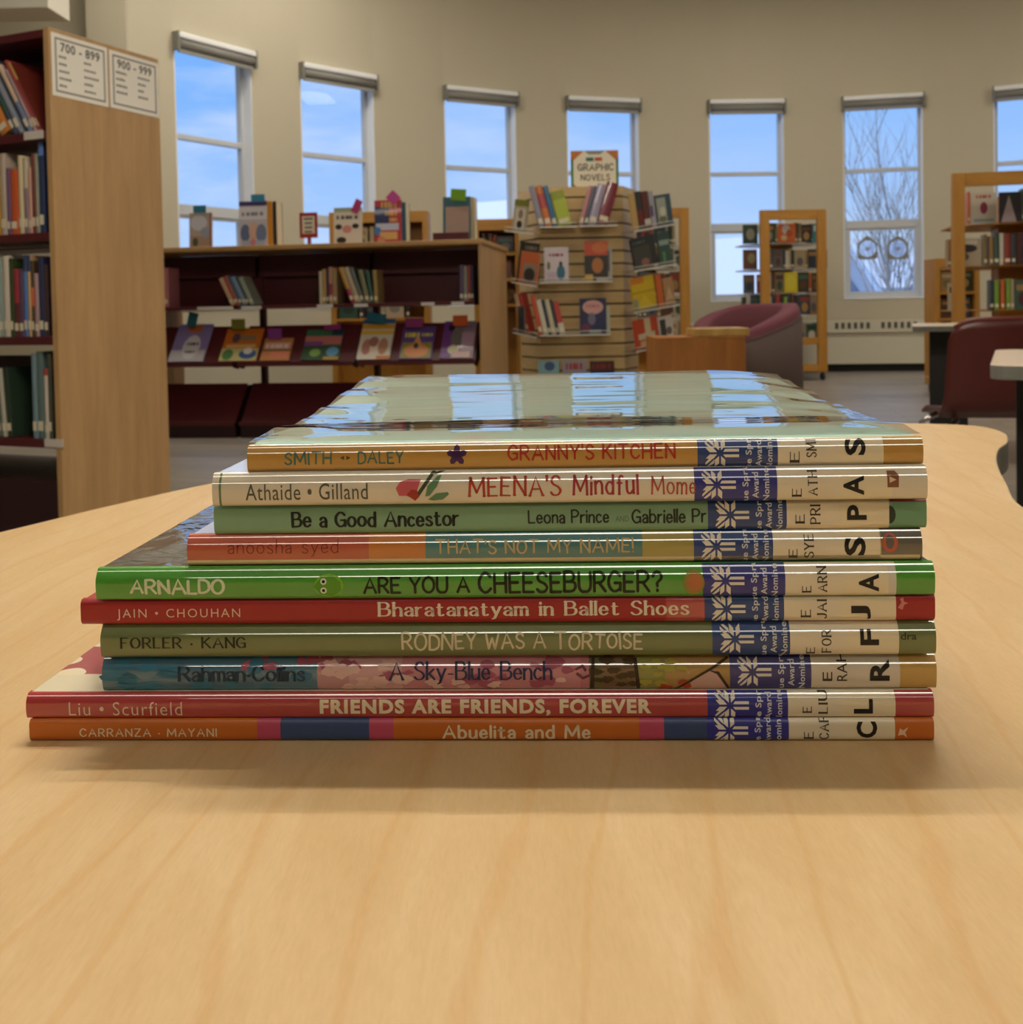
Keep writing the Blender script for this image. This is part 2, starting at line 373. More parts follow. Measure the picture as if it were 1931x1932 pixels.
# ------------------------------------------------------------------ ceiling lights
TUBE = emit('lamp_tube', LAMPC, LAMP); SLIM = emit('lamp_slim_tube', LAMPC, KEY)
PANEL = emit('fill_panel', (1.0, 0.93, 0.80), HALL)
def linear_light(x, y, L=1.25, n=None, wid=0.09, m=None):
    th = thing('ceiling_light', 'narrow linear ceiling light %s' % n, 'lamp', (x, y, 3.0), (0, 0, 0), 'linear ceiling lights')
    bm = newbm(); box(bm, -L / 2 - 0.02, L / 2 + 0.02, -wid / 2 - 0.02, wid / 2 + 0.02, -0.05, 0.0); obj('housing', bm, WHITE, th)
    bm = newbm(); box(bm, -L / 2, L / 2, -wid / 2, wid / 2, -0.062, -0.0505); obj('diffuser', bm, m or TUBE, th)
linear_light(-0.05, 1.22, 1.5, 'over the far side of the book stack', .032, SLIM)
linear_light(-0.05, 1.56, 1.5, 'behind the one over the book stack', .026, SLIM)
linear_light(-3.0, 1.3, 1.5, 'near the tall bookcase', .08)
linear_light(3.0, 1.3, 1.5, 'over the grey-edged table', .08)
linear_light(0.2, -0.75, 3.4, 'above the table, behind the viewer', .06)
linear_light(0.2, -2.5, 3.4, 'in the second row behind the viewer', .08)
for k, (x, y) in enumerate(((-0.8, 6.6), (2.6, 6.4), (6.0, 6.8), (-1.2, 9.6), (3.2, 10.6), (7.2, 9.6), (-2.7, 7.4))):  # unseen panels added to brighten the hall walls, the last one the pier
    th = thing('wall_fill_panel', 'square panel light added in the high ceiling to brighten the walls, %s of seven' % WORDS[k], 'lamp', (x, y, ZC), (0, 0, 0), 'panel lights added in the high ceiling')
    bm = newbm(); box(bm, -0.62, 0.62, -0.32, 0.32, -0.04, 0); obj('housing', bm, WHITE, th)
    bm = newbm(); box(bm, -0.58, 0.58, -0.28, 0.28, -0.05, -0.0405); obj('diffuser', bm, PANEL, th)

# ------------------------------------------------------------------ outside
bm = newbm(); box(bm, -60, 80, 14.2, 160, -0.6, -0.5); g = struct('ground_snow', bm, SNOW)
def house(name, x, y, w, d, hw, hr, yaw, label, wallc):
    th = thing(name, label, 'building', (x, y, -0.5), (0, 0, yaw))
    bm = newbm(); box(bm, -w / 2, w / 2, -d / 2, d / 2, 0, hw)
    v = [bm.verts.new(p) for p in ((-w / 2, -d / 2, hw), (w / 2, -d / 2, hw), (0, -d / 2, hw + hr * .93), (-w / 2, d / 2, hw), (w / 2, d / 2, hw), (0, d / 2, hw + hr * .93))]
    bm.faces.new(v[:3]); bm.faces.new(v[3:]); obj('wall', bm, mat(wallc, 0.8), th)
    bm = newbm()
    for s in (-1, 1):
        n = Vector((s * hr, 0, w / 2)).normalized() * 0.25
        a = Vector((0, 0, hw + hr)); b = Vector((s * (w / 2 + 0.5), 0, hw - hr * 0.5 / (w / 2)))
        for q in ((a, b),):
            p = [q[0] + Vector((0, -d / 2 - 0.5, 0)), q[1] + Vector((0, -d / 2 - 0.5, 0)), q[1] + Vector((0, d / 2 + 0.5, 0)), q[0] + Vector((0, d / 2 + 0.5, 0))]
            lo = [bm.verts.new(k) for k in p]; hi = [bm.verts.new(k + n) for k in p]
            bm.faces.new(lo[::-1]); bm.faces.new(hi)
            for k in range(4): bm.faces.new((lo[k], lo[(k + 1) % 4], hi[(k + 1) % 4], hi[k]))
    obj('snowy_roof', bm, SNOW, th)
    for s in (-1, 1):
        bm = newbm(); box(bm, s * w * .18 - .4, s * w * .18 + .4, -d / 2 - 0.03, -d / 2 + .01, .4, hw * .85); obj('house_window', bm, mat('5B6470', 0.3), th)
p = at(905, 470, 42); house('snowy_house', p.x, 44, 6.0, 9, 2.6, 3.0, R_(62), 'snow-roofed house seen through the third window', '9AA3B0')
p = at(1340, 470, 30); house('snowy_garage', p.x, 32, 6.5, 8, 1.2, 1.9, R_(48), 'snow-roofed building seen through the fifth window', '8E97A6')
p = at(1640, 540, 55); house('snowy_shed', p.x + 2, 60, 12, 6, 2.2, 1.5, R_(90), 'low snowy house far behind the bare tree', 'AEB4BE')
def tree(x, y, h, seed, label, spread=0.35):
    r = random.Random(seed); bm = newbm()
    def grow(p, d, L, rad, lvl):
        pts = [p]; q = p.copy(); dd = d.copy()
        for k in range(4):
            dd = (dd + Vector((r.uniform(-.13, .13), r.uniform(-.13, .13), 0.06))).normalized(); q = q + dd * L / 4; pts.append(q.copy())
        tube(bm, pts, [rad * (1 - 0.14 * k) for k in range(5)], 5)
        if lvl == 0: return
        for k in range(4 if lvl > 1 else 5):
            t = r.randint(1, 4); az = r.uniform(0, 6.28)
            nd = (dd + Vector((math.cos(az), math.sin(az), 0.25)) * r.uniform(.35, .6)).normalized()
            grow(pts[t], nd, L * r.uniform(.55, .75), rad * .5, lvl - 1)
    for k in range(3):
        az = r.uniform(0, 6.28); grow(Vector((r.uniform(-.25, .25), r.uniform(-.25, .25), 0)), Vector((math.cos(az) * spread, math.sin(az) * spread, 1)).normalized(), h * .5, 0.045, 3)
    return tag(obj('bare_tree', bm, mat('9A938C', 0.9), None, (x, y, -0.5)), label, 'tree')
p = at(1668, 500, 24); tree(p.x, 24, 6.6, 5, 'bare leafless tree outside the window with the two ornaments')
p = at(1705, 500, 27); tree(p.x, 27, 6.4, 9, 'thin bare tree standing behind the other bare tree')
p = at(925, 500, 27); tree(p.x, 27, 2.6, 12, 'small bare tree in front of the snow-roofed house', 0.2)

# ------------------------------------------------------------------ wall heater
HA0, HA1 = -13.0, 33.0
th = thing('wall_heater', 'long cream baseboard heater with slotted top under the windows', 'heater')
aa = [HA0 + (HA1 - HA0) * k / 30 for k in range(31)]
bm = newbm()
for a, b in zip(aa, aa[1:]):
    prism(bm, [arc(a, RAD - 0.10), arc(b, RAD - 0.10), arc(b, RAD - 0.03), arc(a, RAD - 0.03)], 0.10, 0.49)
    prism(bm, [arc(a, RAD - 0.135), arc(b, RAD - 0.135), arc(b, RAD - 0.03), arc(a, RAD - 0.03)], 0.49, 0.645)
obj('enclosure', bm, CREAM, th)
a = HA0 + 1.5
while a < HA1 - 4:
    bm = newbm()
    for k in range(6):
        c = a + k * 0.62; hw = 0.17
        p, q = arc(c - hw, RAD - 0.139), arc(c + hw, RAD - 0.139); p2, q2 = arc(c - hw, RAD - 0.130), arc(c + hw, RAD - 0.130)
        prism(bm, [p, q, q2, p2], 0.535, 0.612)
    obj('grille', bm, mat('5C584C', 0.7), th)
    a += 4.55

# ------------------------------------------------------------------ the wavy maple table
TZ = 0.723
def catmull(pts, n=8, closed=True):
    P = [Vector((p[0], p[1])) for p in pts]; out = []; L = len(P)
    rng = range(L) if closed else range(L - 1)
    for i in rng:
        if closed: p0, p1, p2, p3 = P[i - 1], P[i], P[(i + 1) % L], P[(i + 2) % L]
        else: p0, p1, p2, p3 = P[max(i - 1, 0)], P[i], P[i + 1], P[min(i + 2, L - 1)]
        for k in range(n):
            t = k / n
            out.append(0.5 * ((2 * p1) + (p2 - p0) * t + (2 * p0 - 5 * p1 + 4 * p2 - p3) * t * t + (3 * p1 - p0 - 3 * p2 + p3) * t ** 3))
    if not closed: out.append(P[-1])
    return out
edge = [on_z(px, py, TZ) for px, py in ((1931, 955), (1900, 910), (1883, 873), (1885, 848), (1903, 832), (1893, 815), (1840, 803), (1700, 798))]
edge = [(p.x, p.y) for p in edge]
left = [on_z(px, py, TZ) for px, py in ((400, 911), (200, 955), (0, 1003))]
left = [(p.x, p.y) for p in left]
outl = edge + [(0.30, 1.215), (0.05, 1.17), (-0.12, 1.06)] + left + [(-0.37, 0.60), (-0.41, 0.42), (-0.44, 0.20), (-0.42, -0.05), (-0.25, -0.20), (0.0, -0.22), (0.25, -0.18), (0.40, -0.02), (0.40, 0.25), (0.35, 0.48), (0.334, 0.60)]
outl = catmull(outl, 6)
tb = thing('activity_table', 'pale maple activity table with a wavy outline carrying the stack of picture books', 'table', (0.05, 0.5, 0))
bm = newbm()
prism(bm, [(p.x - 0.05, p.y - 0.5) for p in outl], TZ - 0.028, TZ, 0, 1)
obj('tabletop', bm, [MAPLE, GREYEDGE], tb, bevel=0.0018)
for x, y in ((-0.28, -0.5), (0.2, -0.5), (-0.12, 0.4), (0.33, 0.55)):
    bm = newbm(); lathe(bm, [(0.022, 0.03), (0.022, TZ - 0.03)], 14, c=(x, y)); lathe(bm, [(0.012, 0.0), (0.026, 0.004), (0.026, 0.03)], 14, c=(x, y)); obj('leg', bm, BLACK, tb)

# ------------------------------------------------------------------ lettering
def parse(g):
    out = []
    for s in g.split('|'):
        sm = s.startswith('~'); s = s.lstrip('~')
        pts = [tuple(float(v) for v in p.split(',')) for p in s.split()]
        out.append((sm, pts))
    return out
def ell(w, h, y=0, n=14): return '~' + ' '.join('%.3f,%.3f' % (w / 2 - w / 2 * math.cos(2 * math.pi * k / n + 1.2), y + h / 2 + h / 2 * math.sin(2 * math.pi * k / n + 1.2)) for k in range(n + 1))
GL = {
 'A': '0,0 .36,1 .72,0|.13,.36 .59,.36', 'B': '0,0 0,1|~0,1 .36,1 .5,.78 .36,.55 0,.53|~.28,.53 .52,.47 .56,.22 .4,.02 0,0',
 'C': '~.62,.82 .45,.98 .25,.98 .05,.7 .05,.3 .25,.02 .45,.02 .63,.2', 'D': '0,0 0,1|~0,1 .33,.98 .6,.75 .6,.25 .33,.02 0,0',
 'E': '.5,1 0,1|0,1 0,0|0,0 .52,0|0,.53 .42,.53', 'F': '.5,1 0,1|0,1 0,0|0,.52 .4,.52',
 'G': '~.62,.82 .45,.98 .25,.98 .05,.7 .05,.3 .25,.02 .45,.02 .62,.15|.36,.45 .64,.45|.64,.45 .64,.05',
 'H': '0,0 0,1|.6,0 .6,1|0,.5 .6,.5', 'I': '0,0 0,1', 'J': '~.4,1 .4,.3 .3,.03 .12,0 0,.15', 'K': '0,0 0,1|.55,1 0,.42|.17,.58 .6,0',
 'L': '0,1 0,0|0,0 .48,0', 'M': '0,0 .05,1|.05,1 .42,.2|.42,.2 .8,1|.8,1 .85,0', 'N': '0,0 0,1|0,1 .62,0|.62,0 .62,1', 'O': ell(.68, 1),
 'P': '0,0 0,1|~0,1 .36,1 .54,.75 .36,.48 0,.47', 'R': '0,0 0,1|~0,1 .36,1 .54,.76 .36,.5 0,.48|.25,.48 .58,0',
 'S': '~.5,.85 .35,1 .15,.97 .04,.77 .15,.58 .38,.46 .52,.25 .4,.03 .15,.0 0,.15', 'T': '0,1 .64,1|.32,1 .32,0', 'U': '~0,1 0,.3 .12,.03 .3,0 .48,.03 .6,.3 .6,1',
 'V': '0,1 .33,0|.33,0 .66,1', 'W': '0,1 .2,0|.2,0 .42,.75|.42,.75 .64,0|.64,0 .85,1', 'X': '0,0 .6,1|0,1 .6,0', 'Y': '0,1 .3,.48|.6,1 .3,.48|.3,.48 .3,0', 'Z': '0,1 .6,1|.6,1 0,0|0,0 .6,0',
 'a': '~.04,.5 .14,.63 .3,.62 .39,.45 .39,.2|.39,.4 .39,0|~.39,.37 .14,.32 .03,.15 .14,0 .3,.03 .39,.16', 'b': '0,0 0,1|~0,.48 .15,.64 .32,.6 .44,.32 .32,.04 .15,0 0,.16',
 'c': '~.38,.54 .25,.65 .1,.58 .02,.32 .1,.06 .25,0 .4,.1', 'd': '.44,0 .44,1|~.44,.5 .3,.64 .12,.6 0,.32 .12,.04 .3,0 .44,.16',
 'e': '~.03,.34 .42,.34|~.42,.34 .36,.56 .22,.65 .08,.55 .02,.32 .1,.06 .25,0 .42,.12', 'f': '~.36,.95 .25,1 .14,.88 .14,.6|.14,.7 .14,0|0,.62 .3,.62',
 'h': '0,0 0,1|~0,.45 .15,.63 .32,.62 .4,.45|.4,.48 .4,0', 'i': '0,0 0,.63|0,.86 0,.93', 'k': '0,0 0,1|.38,.62 0,.25|.13,.37 .42,0', 'l': '0,0 0,1',
 'm': '0,0 0,.63|~0,.45 .12,.63 .25,.62 .32,.45|.32,.48 .32,0|~.32,.45 .44,.63 .57,.62 .64,.45|.64,.48 .64,0', 'n': '0,0 0,.63|~0,.45 .15,.63 .32,.62 .4,.45|.4,.48 .4,0',
 'o': ell(.46, .65), 'r': '0,0 0,.63|~0,.4 .1,.58 .28,.64', 's': '~.34,.54 .22,.65 .07,.6 .05,.45 .2,.34 .35,.2 .3,.03 .13,0 0,.1',
 't': '.13,.85 .13,.12|~.13,.2 .16,.02 .27,0 .36,.06|0,.63 .32,.63', 'u': '~0,.63 0,.2 .08,.02 .22,0 .38,.18|.4,.63 .4,0', 'y': '0,.63 .2,.05|~.42,.63 .2,.05 .1,-.22 -.02,-.28', 'g': '~.42,.5 .28,.64 .1,.58 .02,.32 .12,.06 .28,.02 .42,.2|~.42,.63 .42,-.1 .3,-.3 .08,-.25',
 "'": '0,1 0,.78', ',': '.05,.08 0,-.15', '-': '0,.33 .28,.33', '?': '~0,.8 .12,.98 .34,.98 .46,.78 .38,.6 .24,.46 .24,.26|.24,.06 .24,0', '!': '0,1 0,.28|0,.06 0,0',
}
def stroke_text(text, w=0.09, serif=0.0, contrast=1.0, jit=0.0, gap=0.2, space=0.42, seed=1, caps_first=1.0):
    """polygons of a pen-drawn line of letters, cap height 1"""
    r = random.Random(seed); polys = []; x = 0.0
    big = 1.0
    for ch in text:
        if ch == ' ': x += space; continue
        if ch == '·':
            c = (x + .08, .36); polys.append([(c[0] + .1 * math.cos(k), c[1] + .1 * math.sin(k)) for k in [i * math.pi / 5 for i in range(10)]]); x += .16 + gap; continue
        st = parse(GL[ch]); xs = [p[0] for _, pts in st for p in pts]; x0, x1 = min(xs), max(xs)
        rot = r.uniform(-jit, jit) * .6; dy = r.uniform(-jit, jit) * .6; sc = 1 + r.uniform(-jit, jit)
        def T(p):
            q = ((p[0] - x0) * sc, p[1] * sc); cx = (x1 - x0) / 2
            return (x + cx + (q[0] - cx) * math.cos(rot) - (q[1] - .4) * math.sin(rot), dy + .4 + (q[0] - cx) * math.sin(rot) + (q[1] - .4) * math.cos(rot))
        for sm, pts in st:
            P = [Vector(T(p)) for p in pts]
            if sm and len(P) > 2: P = catmull(P, 5, closed=False)
            hw = []; 
            L, Rr = [], []
            for i, p in enumerate(P):
                t = P[min(i + 1, len(P) - 1)] - P[max(i - 1, 0)]
                if t.length < 1e-6: t = Vector((1, 0))
                t.normalize(); nn = Vector((-t.y, t.x))
                ww = w / 2 * (contrast + (1 - contrast) * abs(t.y) ** 1.5)
                if contrast < 1 and t.x * t.y > 0.3 and not sm and len(P) == 2 and ch in 'AVWMYXN': ww = w / 2 * (contrast * 1.3)
                if jit and serif == 0: ww *= r.uniform(.9, 1.12)
                L.append(p + nn * ww); Rr.append(p - nn * ww)
            for i in range(len(P) - 1): polys.append([L[i], L[i + 1], Rr[i + 1], Rr[i]])
            for i in (0, len(P) - 1):
                hwid = (L[i] - Rr[i]).length / 2
                if hwid > 0: polys.append([(P[i].x + hwid * .98 * math.cos(k * math.pi / 4), P[i].y + hwid * .98 * math.sin(k * math.pi / 4)) for k in range(8)])
            if serif:
                for i, j in ((0, 1), (len(P) - 1, len(P) - 2)):
                    t = (P[i] - P[j])
                    o = pts[0] if i == 0 else pts[-1]
                    if abs(t.y) > 1.3 * abs(t.x) and min(abs(o[1]), abs(o[1] - 1), abs(o[1] - .63)) < .02 and not (ch in 'GiU?!' and o[1] not in (0, 1, .63)):
                        s = serif; h = max(.06, w * contrast * .7); yy = P[i].y
                        polys.append([(P[i].x - s, yy - h / 2), (P[i].x + s, yy - h / 2), (P[i].x + s, yy + h / 2), (P[i].x - s, yy + h / 2)])
        x += (x1 - x0) * sc + gap
    return polys
_fc = {}
def sans_polys(text, bold=0.0, spacing=1.0):
    key = (text, bold, spacing)
    if key in _fc: return _fc[key]
    c = bpy.data.curves.new('lettering', 'FONT'); c.body = text; c.offset = bold; c.space_character = spacing; c.resolution_u = 3
    o = bpy.data.objects.new('lettering', c); COL.objects.link(o)
    dg = bpy.context.evaluated_depsgraph_get(); me = bpy.data.meshes.new_from_object(o.evaluated_get(dg))
    polys = [[(me.vertices[i].co.x, me.vertices[i].co.y) for i in p.vertices] for p in me.polygons]
    bpy.data.objects.remove(o); bpy.data.curves.remove(c); bpy.data.meshes.remove(me)
    _fc[key] = polys; return polys
def ccw(polys): return [[(-y, x) for x, y in p] for p in polys]
def fit(polys, x0, x1, y0, y1):
    xs = [p[0] for q in polys for p in q]; ys = [p[1] for q in polys for p in q]
    a, b, c, d = min(xs), max(xs), min(ys), max(ys)
    return [[(x0 + (p[0] - a) / (b - a) * (x1 - x0), y0 + (p[1] - c) / (d - c) * (y1 - y0)) for p in q] for q in polys]
def disc(cx, cy, rx, ry, n=16): return [(cx + rx * math.cos(2 * math.pi * k / n), cy + ry * math.sin(2 * math.pi * k / n)) for k in range(n)]

# ------------------------------------------------------------------ the stack of ten picture books
SP = on_z(53, 1401, TZ); SQ = on_z(1765, 1401, TZ)
d = (SQ - SP); SYAW = math.atan2(d.y, d.x)
SF = Frame((SP.x, SP.y, 0), SYAW)          # x along the spines, y towards the fore-edges
GLOSS = dict(rough=0.35, coat=1.0)
def gl(h): return mat(h, 0.4, 1.0)
def mt(h): return mat(h, 0.45, 0.25)
def inkm(h): return mat(h, 0.5, 0.45, spec=0.15)

class Book:
    def __init__(s, n, label, xl, xr, ytop, ybot, ztop_at, zbot, setback, depth, prof, cover, segs, spine_gloss=True, board=0.0026, top=None, group='picture books in the stack'):
        s.B, s.pw = prof
        s.y = setback; s.T = ztop_at - zbot; s.zb = zbot
        yc = (ytop + ybot) / 2
        a = SF.hit(xl, yc, setback); b = SF.hit(xr, yc, setback)
        s.x0, s.L = a.x, b.x - a.x; s.xl, s.xr, s.yt, s.yb = xl, xr, ytop, ybot
        s.D = depth; s.board = board
        s.root = thing('picture_book', label, 'book', SF.w(s.x0, setback, zbot), (0, 0, SYAW), group)
        s.g = gl if spine_gloss else mt
        # spine: a strip with a slightly rounded profile, split where the cover colour changes
        names = []; bm = newbm()
        cuts = [(s.S(p0), s.S(p1), c) for p0, p1, c in segs]
        for p0, p1, c in cuts:
            if c not in names: names.append(c)
            s.strip(bm, max(p0, 0), min(p1, s.L), 0.0, names.index(c))
        # closing: thickness behind the strip
        s.strip(bm, 0, s.L, -0.0012, 0, flip=True)
        obj('spine', bm, [s.g(c) for c in names], s.root, smooth=True, fix=False)
        bd = board
        for nm, z0, z1 in (('back_cover', 0.0, bd), ('front_cover', s.T - bd, s.T)):
            if nm == 'front_cover' and top == 'custom': continue
            bm = newbm(); box(bm, 0.0004, s.L - 0.0004, 0.0022, s.D, z0, z1)
            obj(nm, bm, top if (nm == 'front_cover' and top) else s.g(cover), s.root, bevel=0.0007)
        bm = newbm(); box(bm, 0.003, s.L - 0.003, 0.0035, s.D - 0.004, bd + .0001, s.T - bd - .0001); obj('page_block', bm, PAGES, s.root)
    def S(s, px): return SF.hit(px, (s.yt + s.yb) / 2, s.y).x - s.x0
    def V(s, py): return (s.yb - py) / (s.yb - s.yt) * s.T
    def prof(s, v):
        if s.pw != 'film':
            t = min(1.0, abs(2 * v / s.T - 1)); return 0.0022 - s.B * (1 - t ** s.pw) - 0.0006 * (1 - t ** 8)
        if not hasattr(s, 'tab'):
            # a jacketed spine: two upper flats shaped to mirror the rear tubes as highlights
            dl = math.degrees(math.atan(((s.yt + s.yb) / 2 - 583) / FPX))
            f1, f2 = s.B; zc = 2.943 - (s.zb + s.T * .8)
            e1, e2 = math.degrees(math.atan2(zc, .75 + .3365 + s.y)), math.degrees(math.atan2(zc, 2.5 + .3365 + s.y)); a1, a2 = (e1 + dl) / 2, (e2 + dl) / 2
            K = [(0, -68), (.03, -45), (.10, -16), (.25, -6), (.48, 0), (.60, 7)]
            if f2: K += [(f2 - .042, a2 - 7), (f2 - .028, a2 - .35), (f2 + .028, a2 + .35), (f2 + .045, a2 + 4)]
            if f1: K += [(f1 - .06, a1 - 6), (f1 - .03, a1 - .35), (f1 + .03, a1 + .35), (f1 + .04, a1 + 7)]
            K += [(1.0, 74)]
            n = 400; g = [0.0]
            for i in range(n):
                q = (i + .5) / n
                for (p0, q0), (p1, q1) in zip(K, K[1:]):
                    if q <= p1: al = q0 + (q1 - q0) * (q - p0) / (p1 - p0); break
                g.append(g[-1] + math.tan(R_(al)) * s.T / n)
            m = min(g); s.tab = [x - m - (0.0011 if f2 else -.0003) for x in g]
        q = min(1.0, max(0.0, v / s.T)) * 400; i = min(399, int(q)); return s.tab[i] + (s.tab[i + 1] - s.tab[i]) * (q - i)
    def vs_(s, n=90):
        return [s.T * k / n for k in range(n + 1)] if s.pw == 'film' else [s.T * (0.5 - 0.5 * math.cos(math.pi * k / 22)) for k in range(23)]
    def strip(s, bm, a, b, off, mi=0, flip=False, v0=0.0, v1=None):
        V = [v for v in s.vs_() if v0 < v < (v1 or s.T)]; V = [v0] + V + [v1 or s.T]
        V = sorted(set(V)); rows = []
        for v in V:
            y = s.prof(v) - off; rows.append((bm.verts.new((a, y, v)), bm.verts.new((b, y, v))))
        for p, q in zip(rows, rows[1:]):
            vv = (p[0], p[1], q[1], q[0]); f = bm.faces.new(vv[::-1] if flip else vv); f.material_index = mi; f.smooth = True
    def ink(s, name, polys, color, box_px=None, parent=None, off=0.00014, gloss=None, label=None, clip=None, extra=None):
        """print polygons (fitted to a pixel box of the photograph's spine) on the spine"""
        if box_px: polys = fit(polys, box_px[0], box_px[1], -box_px[3], -box_px[2])
        bm = newbm()
        groups = [(polys, 0)] + ([(p, i + 1) for i, (p, c) in enumerate(extra)] if extra else [])
        for pl, mi in groups:
            for q in pl:
                try:
                    f = bm.faces.new([bm.verts.new((s.S(p[0]), s.V(-p[1]), -0.00003 * mi)) for p in q]); f.material_index = mi
                except ValueError: pass
        lo, hi = 0.0, s.T
        for z, no in ((lo + 1e-5, (0, -1, 0)), (hi - 1e-5, (0, 1, 0))):
            bmesh.ops.bisect_plane(bm, geom=bm.verts[:] + bm.edges[:] + bm.faces[:], plane_co=(0, z, 0), plane_no=no, clear_outer=True)
        if clip:
            for xx, no in ((s.S(clip[0]), (-1, 0, 0)), (s.S(clip[1]), (1, 0, 0))):
                bmesh.ops.bisect_plane(bm, geom=bm.verts[:] + bm.edges[:] + bm.faces[:], plane_co=(xx, 0, 0), plane_no=no, clear_outer=True)
        for v in s.vs_(40)[1:-1]:
            bmesh.ops.bisect_plane(bm, geom=bm.verts[:] + bm.edges[:] + bm.faces[:], plane_co=(0, v, 0), plane_no=(0, 1, 0))
        for v in bm.verts:
            x, vv, k = v.co; v.co = (x, s.prof(vv) - off + k, vv)
        for f in bm.faces:
            f.normal_update()
            if f.normal.y > 0: f.normal_flip()
            f.smooth = True
        mats = [inkm(color)] + ([inkm(c) for _, c in extra] if extra else [])
        o = obj(name, bm, mats, parent or s.root, fix=False)
        if label: o['label'] = label
        return o
    def patch(s, name, px0, px1, color, parent=None, off=0.00007, label=None, py0=None, py1=None):
        bm = newbm()
        s.strip(bm, max(0, s.S(px0)), min(s.L, s.S(px1)), off, 0, False, 0.0 if py1 is None else max(0, s.V(py1)), None if py0 is None else min(s.T, s.V(py0)))
        o = obj(name, bm, mat(color, .45, .7) if name == 'award_sticker' else gl(color), parent or s.root, smooth=True, fix=False)
        if label: o['label'] = label
        return o
    def stickers(s, ax, bx, cx, dx, navy, call, e, code, big, letter, cream='E6DCC4', cream2='E8DDBE', shift=0, serif=True):
        st = s.patch('award_sticker', ax, bx, navy, label='navy blue award sticker wrapped round the spine')
        yc = (s.yt + s.yb) / 2 + shift
        s.ink('emblem', emblem(ax + 42, yc, 27), 'E9E4DA', None, st, 0.00018, gl, clip=(ax, bx))
        for txt, off, wd, ln in (('Blue Spruce', 90, 15, 104), ('Award', 109, 12, 48), ('Nominee', 129, 12, 70)):
            if ax + off + wd > bx: wd = bx - ax - off - 1
            dyy = {'Award': 2, 'Nominee': -3}.get(txt, -4)
            s.ink('lettering', ccw(sans_polys(txt, 0.02, 1.05)), 'D8DCE4', (ax + off, ax + off + wd, yc + dyy - ln / 2, yc + dyy + ln / 2), st, 0.00018, gl)
        lb = s.patch('call_number_label', bx, cx, cream, label='cream call number label')
        f = (lambda t: stroke_text(t, 0.15, 0.12, 0.6, 0, 0.3)) if serif else (lambda t: sans_polys(t, 0.0, 1.05))
        s.ink('lettering', ccw(f('E')), '3A352E', e, lb, 0.00018, gl)
        s.ink('lettering', ccw(f(call)), '3A352E', code, lb, 0.00018, gl)
        l2 = s.patch('letter_label', cx, dx, cream2, label='pale label with one big black letter')
        s.ink('lettering', ccw(sans_polys(letter, 0.03)), '1B1A18', big, l2, 0.00018, gl)

def emblem(cx, cy, r):
    base = [(.2, .07), (.72, .07), (1.0, .37), (.46, .37)]
    polys = []
    def put(p, th, fl=1): return [(cx + r * (x * math.cos(th) - y * fl * math.sin(th)), -(cy) + r * (x * math.sin(th) + y * fl * math.cos(th))) for x, y in p]
    for th in (math.pi, math.pi / 2, -math.pi / 2):
        polys += [put(base, th), put(base, th, -1)]
    dia = [(.5, 0), (.78, .2), (1.22, .12), (1.28, 0), (1.22, -.12), (.78, -.2)]
    for th in (R_(138), R_(222)):
        for fl in (1, -1): polys.append(put([(.56, .06), (.8, .24), (1.2, .2), (1.3, .06)], th, fl))
    for fl in (1, -1): polys.append(put([(.22, .09), (.36, .29), (1.33, .29), (1.33, .09)], 0, fl))
    return polys

# spine bottoms / tops in the photograph and how far each spine stands back (metres)
setb = {10: 0.0, 9: 0.0012, 8: 0.0050, 7: 0.0035, 6: 0.0018, 5: 0.0022, 4: 0.0055, 3: 0.0045, 2: 0.0035, 1: 0.0065}
ybot = {10: 1401, 9: 1356, 8: 1300, 7: 1237, 6: 1177, 5: 1127, 4: 1062, 3: 1005, 2: 949, 1: 884}
ytop = {10: 1357, 9: 1310, 8: 1240, 7: 1180, 6: 1129, 5: 1070, 4: 1007, 3: 951, 2: 888, 1: 834}
zb = {k: max(TZ, SF.hit(960, ybot[k], setb[k]).z) for k in ybot}; zb[10] = TZ
zt = {k: zb[k - 1] for k in range(2, 11)}; zt[1] = SF.hit(960, ytop[1], setb[1]).z
for k in range(2, 11): zt[k] -= 0.00005
ROUND, FLAT = ((.93, .72), 'film'), (0.0008, 5.0)
def bk(n, label, xl, xr, depth, prof, cover, segs, **kw):
    # inks use the pixel rows that the real top and bottom of the spine project to
    t = SF.w(0, setb[n], 0)
    b = Book(n, label, xl, xr, ytop[n], ybot[n], zt[n], zb[n], setb[n], depth, prof, cover, segs, **kw)
    def row(z):
        lo, hi = 300.0, 1900.0
        for _ in range(50):
            mid = (lo + hi) / 2
            if SF.hit(960, mid, setb[n]).z > z: lo = mid
            else: hi = mid
        return lo
    b.yt, b.yb = row(zt[n]), row(zb[n])
    return b
hand = lambda t, w=.11, j=.06, g=.22, sd=1: stroke_text(t, w, 0, 1, j, g, .45, sd)
slab = lambda t, w=.13, c=.55, s=.11, g=.26, j=0: stroke_text(t, w, s, c, j, g, .5, 3)

